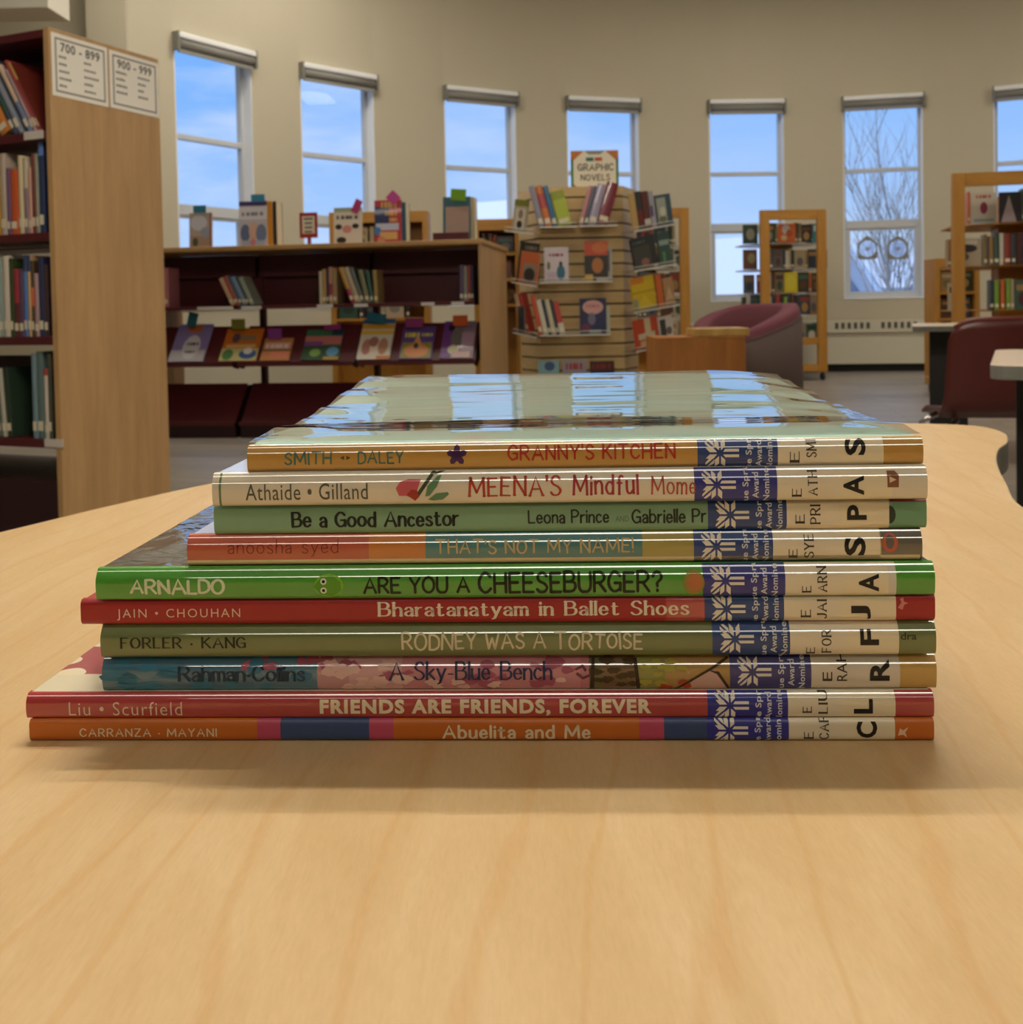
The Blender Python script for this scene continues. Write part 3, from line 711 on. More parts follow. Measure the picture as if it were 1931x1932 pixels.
# 10 orange
b = bk(10, 'orange spined picture book with pink and blue blocks at the bottom of the stack', 53, 1765, 0.255, FLAT, 'C46A1C',
       [(40, 484, 'C4681A'), (484, 528, 'BE4668'), (528, 696, '2F4878'), (696, 742, 'BE4668'), (742, 1207, 'C4681A'), (1207, 1254, 'BE4668'), (1254, 1336, '2F4878'), (1336, 1790, 'C4681A')], spine_gloss=False)
b.ink('author_lettering', stroke_text('CARRANZA · MAYANI', .15, 0, 1, 0, .3, .5), 'E8D9B8', (148, 408, 1375, 1392))
b.ink('title_lettering', stroke_text('Abuelita and Me', .17, 0, 1, 0, .26, .5), 'E8D9B8', (834, 1115, 1369, 1397))
b.stickers(1335, 1490, 1594, 1691, '1A2490', 'CAR', (1518, 1537, 1382, 1397), (1547, 1566, 1352, 1397), (1618, 1657, 1364, 1394), 'C')
b.ink('dancer_mark', [[(1696, -1390), (1700, -1376), (1706, -1380), (1716, -1374), (1710, -1384), (1714, -1394), (1706, -1388)]], 'E9C9A8')
# 9 red
art9 = None
def spotted():
    m, nt, b = pbsdf('red_cover_with_cream_spots')
    tc = N(nt, 'ShaderNodeTexCoord'); sp = N(nt, 'ShaderNodeSeparateXYZ'); nt.links.new(tc.outputs['Object'], sp.inputs[0])
    vo = N(nt, 'ShaderNodeTexVoronoi', Scale=70.0); nt.links.new(tc.outputs['Object'], vo.inputs['Vector'])
    nz = N(nt, 'ShaderNodeTexNoise', Scale=30.0, Detail=3.0); nt.links.new(tc.outputs['Object'], nz.inputs['Vector'])
    ad = N(nt, 'ShaderNodeMath', operation='MULTIPLY_ADD'); ad.inputs[1].default_value = 0.5; nt.links.new(nz.outputs['Fac'], ad.inputs[0]); nt.links.new(vo.outputs['Distance'], ad.inputs[2])
    lt = N(nt, 'ShaderNodeMath', operation='LESS_THAN'); lt.inputs[1].default_value = 0.66; nt.links.new(ad.outputs[0], lt.inputs[0])
    mx = N(nt, 'ShaderNodeMix', data_type='RGBA'); mx.inputs['A'].default_value = lin('9E3440'); mx.inputs['B'].default_value = lin('E5D9B8'); nt.links.new(lt.outputs[0], mx.inputs['Factor'])
    a2 = N(nt, 'ShaderNodeMath', operation='MULTIPLY_ADD'); a2.inputs[1].default_value = 0.03; nt.links.new(nz.outputs['Fac'], a2.inputs[0]); nt.links.new(sp.outputs['Y'], a2.inputs[2])
    l2 = N(nt, 'ShaderNodeMath', operation='LESS_THAN'); l2.inputs[1].default_value = 0.036; nt.links.new(a2.outputs[0], l2.inputs[0])
    m2 = N(nt, 'ShaderNodeMix', data_type='RGBA'); nt.links.new(mx.outputs['Result'], m2.inputs['A']); m2.inputs['B'].default_value = lin('DDD3B6'); nt.links.new(l2.outputs[0], m2.inputs['Factor'])
    nt.links.new(m2.outputs['Result'], b.inputs['Base Color']); b.inputs['Roughness'].default_value = .4; b.inputs['Coat Weight'].default_value = .8; b.inputs['Coat Roughness'].default_value = .08
    return m
b = bk(9, 'red spined picture book second from the bottom with bold cream capitals', 48, 1764, 0.25, ((.91, 0), 'film'), 'B23038', [(30, 1790, 'AE2E34')], top=spotted())
b.ink('author_lettering', sans_polys('Liu • Scurfield', -0.004, 1.12), 'E6CFB4', (129, 343, 1324, 1350))
b.ink('title_lettering', sans_polys('FRIENDS ARE FRIENDS, FOREVER', 0.045, 1.15), 'EADCBC', (603, 1230, 1320, 1352))
b.stickers(1336, 1488, 1590, 1691, '1A2490', 'LIU', (1515, 1533, 1334, 1347), (1545, 1563, 1306, 1349), (1612, 1648, 1321, 1348), 'L')
# 8 painted
def painted():
    m, nt, b = pbsdf('painted_spine')
    return m
b = bk(8, 'picture book with a blue and pink watercolour spine third from the bottom', 195, 1766, 0.235, ROUND, '7E8C8E',
       [(180, 480, '2F6A8A'), (480, 600, '3F7390'), (600, 660, 'B98A92'), (660, 760, 'CFA0A4'), (760, 1095, 'C5808E'), (1095, 1112, 'B9707E'), (1112, 1135, '5E5A26'), (1135, 1198, '6B4E2C'), (1198, 1255, '8A8A38'), (1255, 1378, 'A98545'), (1378, 1790, 'C09A4A')])
r = random.Random(4)
def blobs(x0, x1, y0, y1, n, rmin, rmax):
    o = []
    for _ in range(n):
        cx, cy, a = r.uniform(x0, x1), r.uniform(y0, y1), r.uniform(rmin, rmax)
        o.append([(cx + a * (1 + .35 * r.uniform(-1, 1)) * 1.6 * math.cos(k * .524), -cy + a * (1 + .35 * r.uniform(-1, 1)) * .8 * math.sin(k * .524)) for k in range(12)])
    return o
b.ink('spine_picture', blobs(460, 620, 1240, 1256, 12, 4, 10) + blobs(650, 1080, 1244, 1296, 22, 5, 13), 'A85A72', off=.0001,
      extra=[(blobs(620, 760, 1244, 1296, 16, 5, 14) + blobs(800, 1060, 1280, 1298, 8, 4, 9), 'DDB9B4'), (blobs(210, 590, 1244, 1298, 16, 6, 16), '3A7896'), (blobs(1120, 1200, 1244, 1298, 14, 4, 9), '4A3A20'), (blobs(1200, 1290, 1244, 1296, 12, 4, 9), 'A8A044'),
             ([[(1283, -1300), (1330, -1266), (1348, -1262), (1372, -1300)]], 'CDA79C'), (blobs(1250, 1300, 1286, 1300, 4, 6, 9), 'B24A2C'),
             ([[(1270, -1300), (1334, -1262), (1372, -1240), (1376, -1243), (1337, -1265), (1276, -1300)], [(1334, -1262), (1352, -1270), (1372, -1298), (1376, -1296), (1356, -1266)], [(1195, -1242), (1202, -1242), (1208, -1298), (1201, -1298)], [(1117, -1242), (1123, -1242), (1121, -1298), (1113, -1298)]], '3A2A1C')])
b.ink('spine_figure', stroke_text('3', .1, 0, 1, 0) if '3' in GL else [[(1084, -1260), (1100, -1252), (1108, -1262), (1104, -1266), (1099, -1258), (1087, -1263)], [(1086, -1270), (1100, -1280), (1118, -1272), (1116, -1268), (1100, -1275), (1090, -1266)]], '6E3A4A')
b.ink('author_lettering', slab('Rahman·Collins', .13, .55, .08, .17), '1E3246', (338, 578, 1252, 1282), off=.0005)
b.ink('title_lettering', slab('A Sky-Blue Bench', .13, .5, .08, .17), '262E5A', (735, 1043, 1246, 1288), off=.0005)
b.stickers(1377, 1530, 1628, 1697, '33347C', 'RAH', (1551, 1569, 1267, 1284), (1578, 1597, 1234, 1284), (1640, 1677, 1246, 1284), 'R', 'D5CDBE', 'D5CDBE', serif=False)
# 7 olive
b = bk(7, 'olive green picture book fourth from the bottom, glossy spine with scratchy pale capitals', 192, 1765, 0.24, ROUND, '66743F', [(170, 1790, '66743E')])
b.ink('author_lettering', slab('FORLER · KANG', .16, .5, .1, .26), '23281A', (229, 466, 1197, 1219))
b.ink('title_lettering', hand('RODNEY WAS A TORTOISE', .15, .13, .24, 5), 'D9CFAE', (758, 1213, 1189, 1226))
b.ink('printed_word', sans_polys('dra', .01), '33381F', (1698, 1728, 1195, 1208))
b.stickers(1344, 1490, 1597, 1695, '103C82', 'FOR', (1520, 1537, 1221, 1235), (1549, 1568, 1189, 1233), (1622, 1657, 1189, 1218), 'F')
# 6 red matte
b = bk(6, 'plain red picture book in the middle of the stack with bold cream serif title', 150, 1767, 0.25, FLAT, 'A81C22', [(130, 1790, 'A41C22')], spine_gloss=False)
b.ink('author_lettering', sans_polys('JAIN • CHOUHAN', -0.002, 1.25), 'E8CDB4', (219, 452, 1146, 1168))
b.ink('title_lettering', slab('Bharatanatyam in Ballet Shoes', .17, .5, .12, .24), 'EADFC6', (711, 1302, 1135, 1170))
b.stickers(1330, 1481, 1590, 1693, '103C82', 'JAI', (1512, 1532, 1154, 1170), (1543, 1562, 1135, 1172), (1608, 1645, 1148, 1174), 'J')
b.ink('dancer_mark', [[(1696, -1152), (1703, -1142), (1700, -1136), (1707, -1133), (1708, -1141), (1716, -1143), (1708, -1147), (1705, -1156)]], 'D98A80')
b.patch('tape', 1258, 1331, 'B43A3A')
# 5 green
b = bk(5, 'bright green picture book with dark capitals and a black glossy cover', 183, 1763, 0.262, ROUND, '34353A', [(160, 1790, '3F9A1A')], top=mat('2A2B30', .3, 1.0, bump=.35, bscale=26))
b.ink('author_lettering', hand('ARNALDO', .18, .1, .2, 8), 'DDE8C8', (247, 427, 1085, 1117))
b.ink('title_lettering', hand('ARE YOU A', .16, .03, .2, 9), '1C240E', (686, 888, 1084, 1118))
b.ink('title_lettering', hand('CHEESEBURGER?', .15, .03, .2, 10), '1C240E', (902, 1251, 1076, 1119))
b.ink('spine_picture', [disc(622, -1101, 28, 22)], '7DBB3A', extra=[([[(593, -1102), (607, -1086), (628, -1082), (644, -1094), (645, -1110), (628, -1122), (607, -1118)]], '5FA02C'),
      ([disc(612, -1093, 6, 6), disc(612, -1110, 6, 6)], 'EEF2E4'), ([disc(612, -1093, 3, 3), disc(612, -1110, 3, 3)], '15180E')])
b.ink('spine_picture', [disc(1309, -1100, 20, 23)], '9A8A3C', extra=[([disc(1311, -1100, 14, 16)], 'C07848')])
b.stickers(1326, 1481, 1595, 1690, '1C2488', 'ARN', (1512, 1530, 1107, 1121), (1541, 1560, 1072, 1120), (1619, 1657, 1086, 1119), 'A')
b.patch('tape', 1675, 1690, 'D8D4C8', py0=1072, py1=1124, off=.0001)
# 4 orange / teal
b = bk(4, 'thin picture book with red, orange, teal and tan spine blocks', 355, 1739, 0.235, ROUND, 'C8B48C',
       [(340, 697, 'BE5436'), (697, 804, 'C97A2E'), (804, 1212, '3F7E82'), (1212, 1662, 'A89A4C'), (1662, 1760, '5E5A50')])
b.patch('spine_edge', 340, 1735, 'DCCBA0', py0=1051, py1=1062)
b.ink('author_lettering', stroke_text('anoosha syed', .06, 0, 1, .03, .24, .5, 3), '7A2E22', (432, 640, 1013, 1046))
b.ink('title_lettering', hand("THAT'S NOT MY NAME!", .13, .06, .24, 12), 'C9B684', (822, 1196, 1015, 1044))
b.stickers(1309, 1458, 1587, 1660, '103C82', 'SYE', (1487, 1504, 1038, 1056), (1516, 1535, 1012, 1056), (1592, 1632, 1018, 1052), 'S')
b.ink('publisher_mark', [disc(1678, -1029, 15, 18)], 'C4644C', extra=[([disc(1678, -1027, 8, 13)], '6A655A')])
# 3 sage
b = bk(3, 'matte sage green picture book third from the top with black brush title', 402, 1751, 0.24, FLAT, '86AE92', [(380, 1685, '80AA8A'), (1685, 1790, '6FA07E')], spine_gloss=False)
b.ink('title_lettering', stroke_text('Be a Good Ancestor', .19, .05, .62, .04, .2, .46, 2), '1A1C18', (548, 866, 962, 994))
b.ink('author_lettering', stroke_text('Leona Prince', .15, 0, .85, .03, .2, .42, 6), '24281F', (996, 1150, 963, 990))
b.ink('author_lettering', sans_polys('AND', 0), '5F7A66', (1162, 1187, 976, 987))
b.ink('author_lettering', stroke_text('Gabrielle Pr', .15, 0, .85, .03, .2, .42, 7), '24281F', (1192, 1334, 963, 991))
b.stickers(1337, 1486, 1590, 1680, '103A7E', 'PRI', (1502, 1520, 976, 995), (1530, 1550, 958, 996), (1600, 1637, 960, 988), 'P')
b.ink('publisher_mark', [disc(1680, -979, 12, 17)], '2E3A30', clip=(1680, 1700))
b.patch('cover_stripe', 1682, 1751, '8E2448', py0=948, py1=955)
# 2 cream
b = bk(2, 'cream picture book second from the top with a pink flower on the spine', 402, 1749, 0.245, ROUND, 'E2DAC8', [(380, 1790, 'E0D8C6')])
b.patch('spine_line', 415, 419, '4E7A52', off=.00012)
b.ink('author_lettering', sans_polys('Athaide • Gilland', 0, 1.06), '5A5A50', (465, 695, 907, 938))
b.ink('flower_picture', [[(748, -918), (756, -906), (772, -901), (795, -902), (789, -920), (786, -940), (768, -932), (754, -932)]], 'C9606A',
      extra=[([[(783, -934), (790, -936), (822, -890), (826, -880), (820, -880), (814, -890)], [(820, -890), (850, -882), (852, -884), (822, -893)]], '3E4A34'),
             ([[(803, -934), (808, -914), (826, -896), (834, -894), (826, -914), (812, -932)], [(808, -940), (824, -928), (846, -926), (848, -930), (836, -940), (818, -942)]], '5E8A66'),
             ([[(768, -930), (778, -920), (788, -922), (792, -934), (784, -942)]], 'A8372E')])
b.ink('title_lettering', stroke_text("MEENA'S", .14, .1, .6, .06, .24, .4, 3), 'B4402C', (883, 1060, 896, 937))
b.ink('title_lettering', stroke_text('Mindful', .15, .09, .6, .05, .26, .4, 4), 'A83A44', (1080, 1206, 896, 936))
b.ink('title_lettering', stroke_text('Mome', .13, .08, .6, .05, .26, .4, 5), 'B4503C', (1228, 1313, 900, 936), clip=(1200, 1312))
b.stickers(1310, 1466, 1585, 1682, '1C2488', 'ATH', (1493, 1512, 926, 943), (1523, 1542, 893, 941), (1590, 1629, 904, 940), 'A')
b.ink('publisher_mark', [[(1673, -926), (1673, -896), (1688, -896), (1695, -904), (1694, -926)]], '8A5A40', extra=[([[(1677, -918), (1690, -912), (1677, -906)]], 'E0CDB0')])
# 1 gold, glossy film on top
def sage_cover():
    m, nt, b = pbsdf('sage_cover_art')
    tc = N(nt, 'ShaderNodeTexCoord'); nz = N(nt, 'ShaderNodeTexNoise', Scale=22.0, Detail=3.0); nt.links.new(tc.outputs['Object'], nz.inputs['Vector'])
    cr = N(nt, 'ShaderNodeValToRGB'); nt.links.new(nz.outputs['Fac'], cr.inputs[0]); e = cr.color_ramp.elements
    e[0].position = .35; e[0].color = lin('98C0B4'); e[1].position = .75; e[1].color = lin('C4AC9C'); k = e.new(.6); k.color = lin('AECABC')
    nt.links.new(cr.outputs[0], b.inputs['Base Color']); b.inputs['Roughness'].default_value = .6; return m
SAGE = sage_cover()
b = bk(1, 'gold spined picture book on top of the stack with a shiny sage cover', 468, 1741, 0.222, ROUND, '9AAE96', [(440, 1790, 'BE9038')], top='custom')
RISE = 0.0095
_sl = [(0, .10), (.05, .055), (.10, -.01), (.16, -.045), (.24, -.03), (.32, .02), (.42, .05), (.7, .056), (1.01, .05)]
def slope(v):
    for (a, p), (c, q) in zip(_sl, _sl[1:]):
        if v <= c: t = (v - a) / (c - a); t = t * t * (3 - 2 * t); return p + (q - p) * t
    return _sl[-1][1]
_h = [0.0]
for k in range(200): _h.append(_h[-1] + slope((k + .5) / 200) * b.D / 200)
_k = RISE / _h[-1]
print('cover slope scale', _k)
def topz(x, y, fine=True):
    u, v = x / b.L, min(1.0, max(0.0, y) / b.D)
    i = min(199, int(v * 200)); z = _h[i] + (_h[i + 1] - _h[i]) * (v * 200 - i)
    return b.T + z - .0035 * max(0, (u - .8) / .2) ** 2 * v
bm = newbm(); nx, ny = 24, 16
g0 = [[bm.verts.new((.0004 + (b.L - .0008) * i / nx, .0022 + (b.D - .0022) * j / ny, topz(b.L * i / nx, b.D * j / ny) - .0006)) for i in range(nx + 1)] for j in range(ny + 1)]
g1 = [[bm.verts.new((v.co.x, v.co.y, v.co.z - .0026)) for v in row] for row in g0]
for j in range(ny):
    for i in range(nx):
        bm.faces.new((g0[j][i], g0[j][i + 1], g0[j + 1][i + 1], g0[j + 1][i])); bm.faces.new((g1[j][i], g1[j + 1][i], g1[j + 1][i + 1], g1[j][i + 1]))
for i in range(nx): bm.faces.new((g0[0][i + 1], g0[0][i], g1[0][i], g1[0][i + 1])); bm.faces.new((g0[ny][i], g0[ny][i + 1], g1[ny][i + 1], g1[ny][i]))
for j in range(ny): bm.faces.new((g0[j][0], g0[j + 1][0], g1[j + 1][0], g1[j][0])); bm.faces.new((g0[j + 1][nx], g0[j][nx], g1[j][nx], g1[j + 1][nx]))
obj('front_cover', bm, SAGE, b.root)
from mathutils import noise
FILM = film_mat('book_film', 0.025, 1.45)
bm = newbm(); nx, ny = 200, 150; rows = []
for j in range(ny + 1):
    row = []
    for i in range(nx + 1):
        u, v = i / nx, j / ny; x, y = b.L * u, 0.0008 + (b.D - .0008) * v
        edge = min(u, 1 - u) / .14; edge = min(1, edge)
        p = Vector((x * 14, y * 38, 0)); q = Vector((x * 36, y * 60, 3.1)); w2 = Vector(((x + y * .8) * 60, (y - x * .5) * 40, 7.7))
        amp = .00020 + .0010 * (1 - edge) ** 2 + .0004 * max(0, (v - .75) / .25) * (1 - edge)
        z = topz(x, y) + .0004 + amp * noise.noise(p) + .00005 * noise.noise(q) + .00008 * noise.noise(Vector((x * 26, y * 130, 5.5))) + .0008 * noise.noise(Vector((x * 8, y * 6, 2.2))) + (.0006 * (1 - edge)) * noise.noise(w2)
        z += .0004
        z = max(z, topz(x, y) - .0003)
        row.append(bm.verts.new((x, y, z)))
    rows.append(row)
for j in range(ny):
    for i in range(nx):
        f = bm.faces.new((rows[j][i], rows[j][i + 1], rows[j + 1][i + 1], rows[j + 1][i])); f.smooth = True
o = obj('plastic_jacket', bm, FILM, b.root); o['label'] = 'clear wrinkled plastic jacket reflecting the windows'
b.ink('author_lettering', hand('SMITH', .15, .06, .26, 3), '4E7468', (538, 628, 846, 872))
b.ink('spine_mark', [[(643, -859), (651, -855), (651, -863)], [(663, -859), (655, -855), (655, -863)]], '5A5230')
b.ink('author_lettering', hand('DALEY', .15, .06, .26, 4), '4E7468', (676, 763, 845, 872))
star = []
for k in range(5):
    th = R_(90 + 72 * k); c, s_ = math.cos(th), math.sin(th)
    star.append([(863 + x * c - y * s_, -857 + x * s_ + y * c) for x, y in ((0, 0), (8, 6), (16, 5), (20, 0), (16, -5), (8, -6))])
b.ink('flower_picture', star + [disc(863, -857, 8, 8)], '4A2A5A')
b.ink('title_lettering', hand("GRANNY'S KITCHEN", .15, .04, .26, 14), 'B4382A', (958, 1275, 838, 869))
b.stickers(1316, 1467, 1587, 1666, '103A82', 'SMI', (1489, 1508, 857, 880), (1520, 1540, 836, 869), (1593, 1632, 835, 866), 'S')
STACK_TOP = b

# ------------------------------------------------------------------ books on shelves
def cov(h): return mat(h, 0.4, 0.35)
PIVOT_L, PIVOT_R = 0, 1
def shelf_book(F, x, y, z, w, h, d, color, label, group, lean=0.0, band=None, sticker=True, cap=None):
    """spine out; lean > 0 tips the top to the left"""
    xo = 0.0 if lean >= 0 else -w
    rot = (0, -lean, F.yaw)
    loc = F.w(x if lean >= 0 else x + w, y, z)
    bm = newbm(); t = 0.0022; a = 0.06 * w
    def sp(z0, z1, mi):
        pts = [(xo, 0.004), (xo + w * .15, 0.0008), (xo + w * .5, 0), (xo + w * .85, 0.0008), (xo + w, 0.004)]
        v0 = [bm.verts.new((p[0], p[1], z0)) for p in pts]; v1 = [bm.verts.new((p[0], p[1], z1)) for p in pts]
        for i in range(4):
            f = bm.faces.new((v0[i], v0[i + 1], v1[i + 1], v1[i])); f.material_index = mi; f.smooth = True
    cols = [color]
    segs = [(0, h, 0)]
    if band: cols.append(band[2]); segs = [(0, h * band[0], 0), (h * band[0], h * band[1], 1), (h * band[1], h, 0)]
    for s0, s1, mi in segs:
        if s1 > s0: sp(s0, s1, mi)
    box(bm, xo, xo + t, 0.004, d, 0, h); box(bm, xo + w - t, xo + w, 0.004, d, 0, h)
    o = obj('book', bm, [cov(c) for c in cols], None, loc, rot); tag(o, label, 'book', group)
    bm = newbm(); box(bm, xo + t, xo + w - t, 0.005, d - 0.004, 0.003, h - 0.003); obj('page_block', bm, PAGES, o)
    if sticker:
        bm = newbm(); quad(bm, [(xo + w * .12, -.0004, h * .09), (xo + w * .88, -.0004, h * .09), (xo + w * .88, -.0004, h * .20), (xo + w * .12, -.0004, h * .20)])
        obj('spine_label', bm, mat('D9D0B4', .6), o, fix=False)
    return o
def face_book(F, x, y, z, w, h, t, color, art, label, group, tilt=0.0, roll=0.0, pages=True):
    """front cover towards the viewer; tilt leans it back, roll > 0 lifts its right hand side"""
    loc = F.w(x, y, z)
    M = Matrix.Rotation(F.yaw, 3, 'Z') @ Matrix.Rotation(-roll, 3, 'Y') @ Matrix.Rotation(-tilt, 3, 'X')
    bm = newbm(); cols = [color]
    box(bm, 0, w, 0, 0.0022, 0, h); box(bm, 0, w, t - 0.0022, t, 0, h); box(bm, 0, 0.0022, 0.0022, t - .0022, 0, h)
    for k, (kind, x0, y0, x1, y1, c) in enumerate(art):
        if c not in cols: cols.append(c)
        mi = cols.index(c); yy = -0.0003 - 0.00012 * k
        X0, X1, Y0, Y1 = x0 * w, x1 * w, y0 * h, y1 * h
        if kind == 'r': pts = [(X0, Y0), (X1, Y0), (X1, Y1), (X0, Y1)]
        elif kind == 'o': pts = disc((X0 + X1) / 2, (Y0 + Y1) / 2, (X1 - X0) / 2, (Y1 - Y0) / 2, 12)
        elif kind == 't': pts = [(X0, Y0), (X1, Y0), ((X0 + X1) / 2, Y1)]
        else:            # 'w': a line of word-like bars
            n = 5
            for q in range(n):
                a = X0 + (X1 - X0) * q / n; b = a + (X1 - X0) / n * (.55 + .4 * ((q * 7 + k * 3) % 3) / 2)
                f = quad(bm, [(a, yy, Y0), (b, yy, Y0), (b, yy, Y1), (a, yy, Y1)]); f.material_index = mi
            continue
        f = bm.faces.new([bm.verts.new((p[0], yy, p[1])) for p in pts]); f.material_index = mi
    o = obj('book', bm, [cov(c) for c in cols], None, loc, M.to_euler(), fix=False); tag(o, label, 'book', group)
    if pages:
        bm = newbm(); box(bm, 0.0025, w - 0.003, 0.0024, t - 0.0024, 0.003, h - 0.003); obj('page_block', bm, PAGES, o)
    return o
def fb(F, y, pxl, pyb, wpx, hpx, color, art, label, group, t=0.014, tilt=0.0, roll=0.0, z=None):
    p = F.hit(pxl, pyb, y); q = F.hit(pxl + wpx, pyb, y); top = F.hit(pxl, pyb - hpx, y)
    return face_book(F, p.x, y, p.z if z is None else z, (q.x - p.x) / math.cos(roll), (top.z - p.z) / math.cos(tilt), t, color, art, label, group, tilt, roll)
def row(F, y, ys, z, items, where, group, depth=0.17, sticker=True):
    """items: (left px, right px, top px, colour, words, lean px[, band])"""
    same = {}
    for k, it in enumerate(items):
        xl, xr, yt, c, wds, ln = it[:6]; band = it[6] if len(it) > 6 else None
        a = F.hit(xl, ys, y); b = F.hit(xr, ys, y); tp = F.hit(xl, yt, y)
        hh = tp.z - z; lean = same.setdefault(ln, math.atan2(-ln * (b.x - a.x) / (xr - xl), hh))
        w = (b.x - a.x) * math.cos(lean) - 0.0004
        shelf_book(F, a.x, y, z + .0008, w, hh / math.cos(lean), depth, c, '%s, %s' % (wds, where), group, lean, band, sticker)
def bookmark(name_words, p, F, wpx, hpx, y, color, rot=0.0, group='paper tags sticking up from displayed books', round_=False):
    """a coloured paper tag; p is the pixel of its lower left corner"""
    a = F.hit(p[0], p[1], y); b = F.hit(p[0] + wpx, p[1], y); c = F.hit(p[0], p[1] - hpx, y)
    w, h = b.x - a.x, c.z - a.z
    bm = newbm(); box(bm, 0, w, -0.0006, 0.0006, -0.0, h)
    M = Matrix.Rotation(F.yaw, 3, 'Z') @ Matrix.Rotation(-rot, 3, 'Y')
    o = obj('paper_tag', bm, mat(color, .8), None, F.w(a.x, y, a.z), M.to_euler(), bevel=0.004 if round_ else 0)
    return tag(o, name_words, 'paper tag', group)

# ------------------------------------------------------------------ tall bookcase
P1, P2 = on_z(91, 50, 1.83), on_z(299, 112, 1.83)
e = (P2 - P1); TD = e.length; yaw = math.atan2(-e.x, e.y)
F1 = Frame((P1.x, P1.y, 0), yaw)
TW = 1.0
tall = thing('tall_bookcase', 'tall double-sided bookcase with maroon metal shelves and oak end panel bearing two signs', 'bookcase', F1.o, (0, 0, yaw))
bm = newbm(); box(bm, -0.026, 0.0, 0, TD, 0, 1.83); obj('end_panel', bm, OAK, tall, bevel=0.003)
bm = newbm(); box(bm, -TW - 0.026, -TW, 0, TD, 0, 1.83); obj('end_panel', bm, OAK, tall, bevel=0.003)
bm = newbm(); box(bm, -TW, -0.026, 0.004, TD - .004, 1.80, 1.826); obj('top_panel', bm, MAROON, tall)
shz = [F1.hit(40, yy, 0.0).z for yy in (252, 441, 636, 828)]
for z in shz:
    for (ya, yb) in ((0.0, TD / 2 - 0.03), (TD / 2 + 0.03, TD)):
        bm = newbm(); box(bm, -TW, -0.026, ya, yb, z - 0.028, z); box(bm, -TW, -.026, ya if ya else yb - .004, (ya if ya else yb) + .004 if ya else yb, z, z + .05)
        obj('shelf', bm, MAROON, tall, bevel=0.002)
    bm = newbm(); box(bm, -TW, -0.026, TD / 2 - 0.008, TD / 2 + 0.008, z, z + 0.275 if z < 1.4 else 1.80); obj('back_panel', bm, MAROON2, tall)  # dark sheet added for the shade behind the open-backed shelves
bm = newbm(); box(bm, -TW, -0.026, 0.01, TD - 0.01, 0.0, 0.30); obj('plinth', bm, MAROON2, tall, bevel=0.004)
for (xa, xb, k) in ((46, 82, 0), (66, 101, 3)):
    a = F1.hit(xa, 250, 0).x; b_ = F1.hit(xb, 250, 0).x
    bm = newbm(); box(bm, a, b_, -0.003, 0, shz[k] - 0.024, shz[k] + .004); obj('shelf_label', bm, mat('C9C2B8', .5), tall)
G = 'books on the top shelf of the tall bookcase'
WT1 = 'on the top shelf of the tall bookcase'
row(F1, 0.02, 250, shz[0], [(-22, -2, 170, '5E5A6A', 'grey-violet book, first of the leaning books', -38), (2, 24, 165, 'C9782E', 'orange book with a round yellow base', -38), (26, 35, 118, '2E3E5A', 'navy and green slim book', -38, (.3, .6, '1F4A40')),
    (36, 46, 105, '7E8494', 'slate grey book with a pale top edge', -38), (54, 63, 118, 'C9B09A', 'cream and orange picture book', -38, (0, .45, '6A7AA0')), (63.5, 71, 128, 'A08A8C', 'mauve grey book', -38),
    (71.5, 77, 107, '9E3840', 'red slim book', -38), (77.5, 81, 110, '6A2A20', 'dark red book with a yellow top', -38, (.75, 1, 'B89A48'))], WT1, G)
WT2 = 'on the second shelf of the tall bookcase'
row(F1, 0.02, 438, shz[1], [(-14, 1, 292, 'C09030', 'golden book', 0), (2, 13, 290, 'B7A898', 'beige book', 0), (14, 20.5, 318, '6A4A72', 'purple book', 0), (21, 34.5, 320, 'C0552A', 'thick bright orange book', 0), (36, 45, 294, 'CFC19A', 'tall cream book', 0),
    (45.5, 54, 298, 'BDAF9A', 'beige and violet book', 0, (0, .6, '8A7480')), (55, 61, 316, 'C49A88', 'pink-tan slim book', 0), (61.5, 68, 290, '6E3326', 'brown-red book', 0), (68.5, 74, 290, '8C9080', 'grey-green book', 0), (75, 85, 268, '27345A', 'tall navy book beside the oak panel', 0, (.85, 1, '5A80C0'))], WT2, 'books on the second shelf of the tall bookcase')
WT3 = 'on the third shelf of the tall bookcase'
row(F1, 0.02, 634, shz[2], [(-12, -1, 480, 'D8D4CC', 'broad white book', 0), (0, 7, 490, '8FA09A', 'grey-green thin book', 0), (8, 19, 483, 'CFC4B4', 'white tall book', 0), (20, 27, 488, '33401F', 'dark olive book', 0), (28, 37, 508, '9A2F3C', 'red book with a dark base', 0, (0, .5, '5A2630')),
    (37.5, 46, 508, '5A4058', 'plum book', 0), (46.5, 53, 482, '4A78B8', 'light blue slim book', 0, (.8, 1, '2E3A5A')), (54, 60, 482, 'C09A6E', 'tan slim book', 0, (.8, 1, '2E3A5A')), (60.5, 66, 492, '4A3A24', 'dark book with an orange patch', 0, (.4, .65, 'C0603A')), (66.5, 74, 516, 'A88A90', 'mauve book', 0),
    (74.5, 84, 486, '2A3050', 'navy book with pale dots', 0), (84.5, 92, 500, '3C2A30', 'dark brown book against the oak panel', 0)], WT3, 'books on the third shelf of the tall bookcase')
WT4 = 'on the bottom shelf of the tall bookcase'
